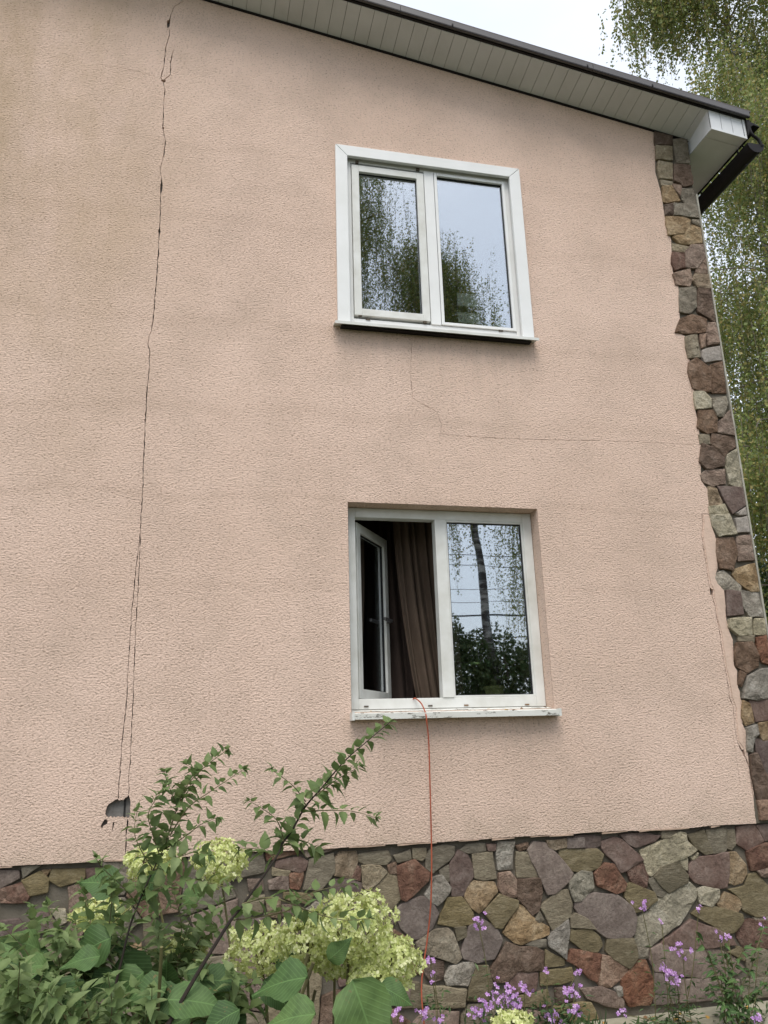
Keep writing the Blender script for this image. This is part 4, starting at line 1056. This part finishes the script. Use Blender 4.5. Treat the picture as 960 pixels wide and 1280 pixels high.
# thin grass and ground cover along the foot
m = MB()
for i in range(2600):
    x = random.uniform(-2.6, 4.4); y = random.uniform(-1.3, -.2) if x < 2.3 else random.uniform(-1.5, -.62)
    l = random.uniform(.05, .22)*(1.2 if x < 2.3 else .7); p = Vector((x, y, -.075)); d = Vector((random.gauss(0, .45), random.gauss(0, .4), 1)).normalized(); e = d.cross(rv()).normalized()*.005
    m.quad(p-e, p+e, p+d*l+e*.4+Vector((0, 0, -l*.15)), p+d*l*1.0-e*.2)
g = m.build('grass', m_grassy); tag(g, 'thin green ground cover growing along the foot of the plinth', 'grass', kind='stuff')
# ------------------------------------------------------------------ cord, litter, things behind the panes
m = MB(); P = [W(516, 874, .12), W(520, 873.5, .10), W(527, 880, .0), W(532, 892, -.075), W(533.5, 903, -.088), W(536, 930, -.06), W(538, 1000, -.05), W(539.5, 1070, -.05), W(538.5, 1130, -.05), W(534, 1175, -.05), W(529, 1210, -.06), W(527, 1245, -.08), Vector((W(527, 1245, -.08).x, -.15, -.06))]
P.insert(0, P[0]+Vector((-.06, .25, -.05)))
m.tube(spline(P, 8), .0042, 8); o = m.build('cord', m_cord, smooth=True); tag(o, 'thin orange-red cord hanging from the lower window down to the ground', 'cord')
def litter(loc, s, mat, label, grp, nrm=(0, 0, 1)):
    me = leaf_mesh('fallen_leaf', 5, hw, .04, .026, mat, random.uniform(-.2, .5), random.uniform(-.4, .3), 0, .003); o = link('fallen_leaf', me); orient(o, loc, Vector((random.gauss(0, 1), random.gauss(0, 1), .05)), Vector(nrm)+rv(.15), s); tag(o, label, 'leaf', grp)
for a, b, s, k in ((455, 884, .7, 1), (463, 879, .6, 0), (488, 877.5, .7, 1), (575, 884, .6, 1), (604, 889, .7, 1), (609, 886, .5, 0), (634, 888, .8, 0), (640, 886, .7, 1), (652, 885, .8, 1), (585, 890, .5, 1), (683, 884, .8, 1)):
    yv = random.uniform(-.05, .06); p = W(a, b, yv); z = 1.708+(yv+.075)/.189*.034+.004
    litter((p.x, yv, z), s, (m_litter, m_litter2)[k], ('small yellow dry leaf lying on the lower window sill', 'small brown dry leaf lying on the lower window sill')[k], 'dry leaves on the sill')
for i in range(34):
    x = random.uniform(2.35, 3.5) if i < 24 else random.uniform(.8, 3.9); yv = random.uniform(-.2, -.03)if i < 20 else random.uniform(-.55, -.03)
    kb = random.random() < .35
    litter((x, yv, -.058), random.uniform(.7, 1.15), (m_litter, m_litter2)[kb], ('yellow leaf fallen on the pale concrete ledge at the foot of the plinth', 'brown withered leaf fallen on the pale concrete ledge at the foot of the plinth')[kb], 'fallen leaves on the concrete ledge')
# white papers behind the upper right pane
for (a0, b0, a1, b1, l) in ((571, 366, 598, 384, 'white sheet of paper standing higher behind the upper right pane'), (572, 390, 600, 405, 'white sheet of paper lower behind the upper right pane')):
    p, q_ = W(a0, b0, .064), W(a1, b1, .064)
    o = MB(); o.box(p.x, q_.x, .062, .066, q_.z, p.z); o = o.build('paper', m_paper); tag(o, l, 'paper')
p = W(624, 404, .06); o = MB(); o.hexa([(p.x-.05, .056, p.z-.03), (p.x+.05, .056, p.z-.03), (p.x, .056, p.z+.04)], [(p.x-.05, .06, p.z-.03), (p.x+.05, .06, p.z-.03), (p.x, .06, p.z+.04)]); o = o.build('card', m_paper); tag(o, 'white triangular card in the corner behind the upper right pane', 'card')
# pot plant behind the lower right pane
p = W(618, 862, .3); pot = empty('potted_plant', (p.x, .3, 1.776)); tag(pot, 'leafy pot plant on the inner sill behind the closed lower pane', 'plant')
m = MB(); R0 = [(.0, .045), (.09, .065), (.10, .072), (.115, .072)]
n0 = 16
for i in range(3):
    for k in range(n0):
        a, b = 2*PI*k/n0, 2*PI*(k+1)/n0; (z0, r0), (z1, r1) = R0[i], R0[i+1]
        m.quad((r0*math.cos(a)+p.x, r0*math.sin(a)+.3, z0+1.776), (r0*math.cos(b)+p.x, r0*math.sin(b)+.3, z0+1.776), (r1*math.cos(b)+p.x, r1*math.sin(b)+.3, z1+1.776), (r1*math.cos(a)+p.x, r1*math.sin(a)+.3, z1+1.776))
m.poly([(.068*math.cos(2*PI*k/n0)+p.x, .068*math.sin(2*PI*k/n0)+.3, 1.88) for k in range(n0)]); m.build('pot', m_potm, pot)
for k in range(26):
    d = Vector((random.gauss(0, .8), random.gauss(0, .4), random.uniform(.4, 1.3))).normalized(); b = Vector((p.x, .3, 1.88)); t = b+d*random.uniform(.08, .3)
    m = MB(); m.tube([b, b.lerp(t, .5)+Vector((0, 0, .02)), t], .0015, 4); m.build('stem', m_stem, pot); add_leaf(pot, HL[k % 3], t, d+rv(.3), Vector((0, 0, 1))-TOCAM*-.5, random.uniform(.35, .6))
# ------------------------------------------------------------------ ground
m = MB(); N = 40
m.poly([(-600, -600, -.078), (600, -600, -.078), (600, 600, -.078), (-600, 600, -.078)]); g = m.build('ground', m_soil); g['kind'] = 'structure'
m = MB(); XS = [-9, -6, -3.2, -.4, 1.9, 2.9, 4.45]
for i in range(len(XS)-1):
    m = MB(); m.box(XS[i], XS[i+1]-.012, -.6+.01*(i % 2), .044, -.2, -.066+.003*(i % 2)); o = m.build('concrete_ledge', m_apron, bevel=.01); o['kind'] = 'structure'
# ------------------------------------------------------------------ trees
def leaves_mesh(name, P, D, size, mat):
    "one diamond per leaf, numpy arrays of points"
    n = len(P); a = rng.normal(size=(n, 3)); a /= np.linalg.norm(a, axis=1)[:, None]; a = a*.8+D; a /= np.linalg.norm(a, axis=1)[:, None]
    b = np.cross(a, rng.normal(size=(n, 3))); b /= np.linalg.norm(b, axis=1)[:, None]; s = size*rng.uniform(.65, 1.2, (n, 1))
    V = np.stack([P, P+a*s*.5+b*s*.36, P+a*s, P+a*s*.5-b*s*.36], 1).reshape(-1, 3)
    me = bpy.data.meshes.new(name); me.vertices.add(4*n); me.vertices.foreach_set('co', V.ravel().astype(np.float32)); me.loops.add(4*n); me.polygons.add(n)
    me.loops.foreach_set('vertex_index', np.arange(4*n, dtype=np.int32)); me.polygons.foreach_set('loop_start', np.arange(0, 4*n, 4, dtype=np.int32)); me.update(calc_edges=True); me.materials.append(mat); return me
def birch(label, x, y, h, r, zlow, ns, lean=(0, 0), seed=1, group=None, leaf=.05, hang=(.7, 2.2), gap=.05, tr=.16):
    rs = np.random.default_rng(seed); rr = random.Random(seed)
    root = empty('birch_tree', (x, y, 0)); tag(root, label, 'tree', group)
    m = MB(); tp = [Vector((x+lean[0]*t**3+.15*math.sin(t*5+seed), y+lean[1]*t, h*t-.1*(1-t))) for t in [k/14 for k in range(15)]]
    m.tube(tp, [tr*(1-k/15)**1.2+.006 for k in range(15)], 10); m.build('trunk', m_bark, root, smooth=True)
    PP = []; tw = MB()
    nl = 34
    for i in range(nl):
        t = rr.uniform(max(.18, zlow/h*.8), .97); base = tp[0].lerp(tp[-1], t); base = tp[min(14, int(t*14))].lerp(tp[min(14, int(t*14)+1)], t*14-int(t*14)); a = i*2.4+rr.uniform(-.4, .4)
        R_ = r*(1-.75*max(0, (t-.45)/.55)**1.4)*rr.uniform(.6, 1.0); tip = base+Vector((math.cos(a)*R_, math.sin(a)*R_, R_*rr.uniform(.2, .55))); mid = base.lerp(tip, .5)+Vector((0, 0, R_*.18))
        LP = spline([base, mid, tip, tip+Vector((math.cos(a)*.3, math.sin(a)*.3, -.25))], 6); m = MB(); m.tube(LP, [tr*.17*(1-k/len(LP))+.006 for k in range(len(LP))], 5); m.build('branch', m_bark if tr > .2 else m_wood, root)
        k_ = max(1, int(ns/nl))
        for j in range(k_):
            q = LP[int(rr.uniform(.15, 1)*(len(LP)-1))]+Vector((rr.gauss(0, .45), rr.gauss(0, .45), rr.gauss(0, .25))); Lh = rr.uniform(*hang); nn = int(Lh/gap)
            w1_, w2_ = rr.uniform(-.12, .12), rr.uniform(-.12, .12); t_ = np.arange(nn)/nn
            pts = np.stack([q.x+w1_*t_*Lh+rs.normal(0, .045, nn), q.y+w2_*t_*Lh+rs.normal(0, .045, nn), q.z-t_*Lh+rs.normal(0, .03, nn)], 1); PP.append(pts)
            if j % 3 == 0: tw.tube([q, q+Vector((w1_*Lh*.5, w2_*Lh*.5, -Lh*.5)), q+Vector((w1_*Lh, w2_*Lh, -Lh))], .004, 3, False)
    P = np.concatenate(PP); P = P[P[:, 2] > .5]
    me = leaves_mesh('crown', P, np.array([0, 0, -.7]), leaf, m_birch); o = link('crown', me); o['kind'] = 'stuff'; child(o, root)
    o = tw.build('twigs', m_wood, root); o['kind'] = 'stuff'
    return root
birch('tall birch with hanging yellow-green foliage rising above the roof corner', 12.9, 9.2, 26, 4.0, 5, 4600, seed=3, leaf=.082, gap=.038, tr=.12)
birch('birch standing close behind the right corner of the house', 11.8, 7.0, 14.5, 2.7, 2.0, 2500, seed=5, leaf=.070, gap=.036, tr=.09)
birch('birch further back between the two nearer ones', 15.8, 11, 22, 4.2, 2.5, 2200, seed=9, leaf=.075, gap=.045, tr=.12)
# behind the camera, seen only as reflections in the panes
birch('leaning birch mirrored in the lower right pane', 6.85, -13, 15.0, 1.5, 9.0, 1900, lean=(-1.5, 0), seed=21, tr=.16, leaf=.055, gap=.033)
birch('tall drooping birch mirrored in the upper left pane', 3.7, -14.5, 20.5, 2.0, 9.0, 2200, seed=24, leaf=.055, gap=.033)
birch('birch mirrored along the right edge of the lower pane', 9.9, -13.6, 10.5, 2.0, 6.2, 1700, seed=27, leaf=.055, gap=.035)
def shrub(label, x, y, rx, h, n, seed, grp):
    rs = np.random.default_rng(seed); root = empty('shrub', (x, y, 0)); tag(root, label, 'shrub', grp); m = MB()
    for k in range(7):
        a = rs.uniform(0, 6.3); e = Vector((x+math.cos(a)*rx*.6, y+math.sin(a)*rx*.5, h*rs.uniform(.6, .95))); m.tube([Vector((x, y, 0)), Vector((x, y, 0)).lerp(e, .5)+Vector((0, 0, .2)), e], .02, 5)
    m.build('branch', m_wood, root)
    u = rs.normal(size=(n, 3)); u /= np.linalg.norm(u, axis=1)[:, None]; r_ = rs.uniform(.35, 1, (n, 1))**.5*(1+.18*np.sin(u[:, :1]*6+seed)*np.cos(u[:, 2:]*7))
    P = u*r_*np.array([rx, rx*.8, h*.55])+np.array([x, y, h*.52]); P = P[P[:, 2] > .05]
    o = link('foliage', leaves_mesh('foliage', P, np.array([0, 0, .2]), .09, m_bush)); o['kind'] = 'stuff'; child(o, root)
for i, (x, y, rx, h) in enumerate([(4.2, -12.6, 1.4, 3.6), (6.0, -13.4, 1.3, 4.3), (7.6, -13.2, 1.5, 3.9), (9.4, -13.6, 1.5, 3.5), (2.2, -12.8, 1.5, 3.2), (11.5, -14, 1.6, 3.4)]):
    shrub(['green shrub mirrored at the left foot of the lower pane', 'tallest shrub, mirrored around the birch trunk in the lower pane', 'rounded shrub mirrored right of the birch trunk', 'shrub mirrored at the right foot of the lower pane', 'shrub behind the camera, left end of the row', 'shrub behind the camera, right end of the row'][i], x, y, rx, h, 20000, 40+i, 'shrubs opposite the house')
for i, (x, y, rx, h) in enumerate([(11.4, 8.6, 1.8, 5.2), (15.5, 12.5, 2.6, 5.6), (21, 16, 3.2, 6.2)]):
    shrub(['tall dark green bush low behind the stone corner at the right edge', 'broad green bush under the furthest birch', 'largest green bush, furthest to the right beyond the house'][i], x, y, rx, h, 16000, 70+i, 'bushes beyond the house corner')
for i, (z, r) in enumerate([(7.7, .013), (7.35, .011), (6.55, .011), (6.1, .009), (5.65, .03), (4.95, .02)]):
    m = MB(); m.tube([Vector((-26+4*k, -20, z+.012*(k-8.5)**2)) for k in range(18)], r, 5)
    o = m.build('power_cable', m_dark); tag(o, ['topmost thin power cable mirrored in the lower pane', 'second thin power cable from the top', 'third power cable, half way down the mirrored sky', 'fourth power cable, just above the thick one', 'thick dark power cable mirrored above the shrubs', 'lowest power cable, running behind the shrubs'][i], 'cable', 'power cables opposite the house')
for x, l in ((-26, 'wooden utility pole at the left end of the cables'), (42, 'wooden utility pole at the right end of the cables')):
    m = MB(); m.tube([(x, -20.2, 0), (x, -20.2, 9.8)], [.16, .12], 10); r = empty('utility_pole', (x, -20.2, 0)); tag(r, l, 'pole'); m.build('pole', m_wood, r)
    bx('crossarm', m_wood, r, x-.06, x+.06, -20.1, -20.0, 4.9, 9.4)
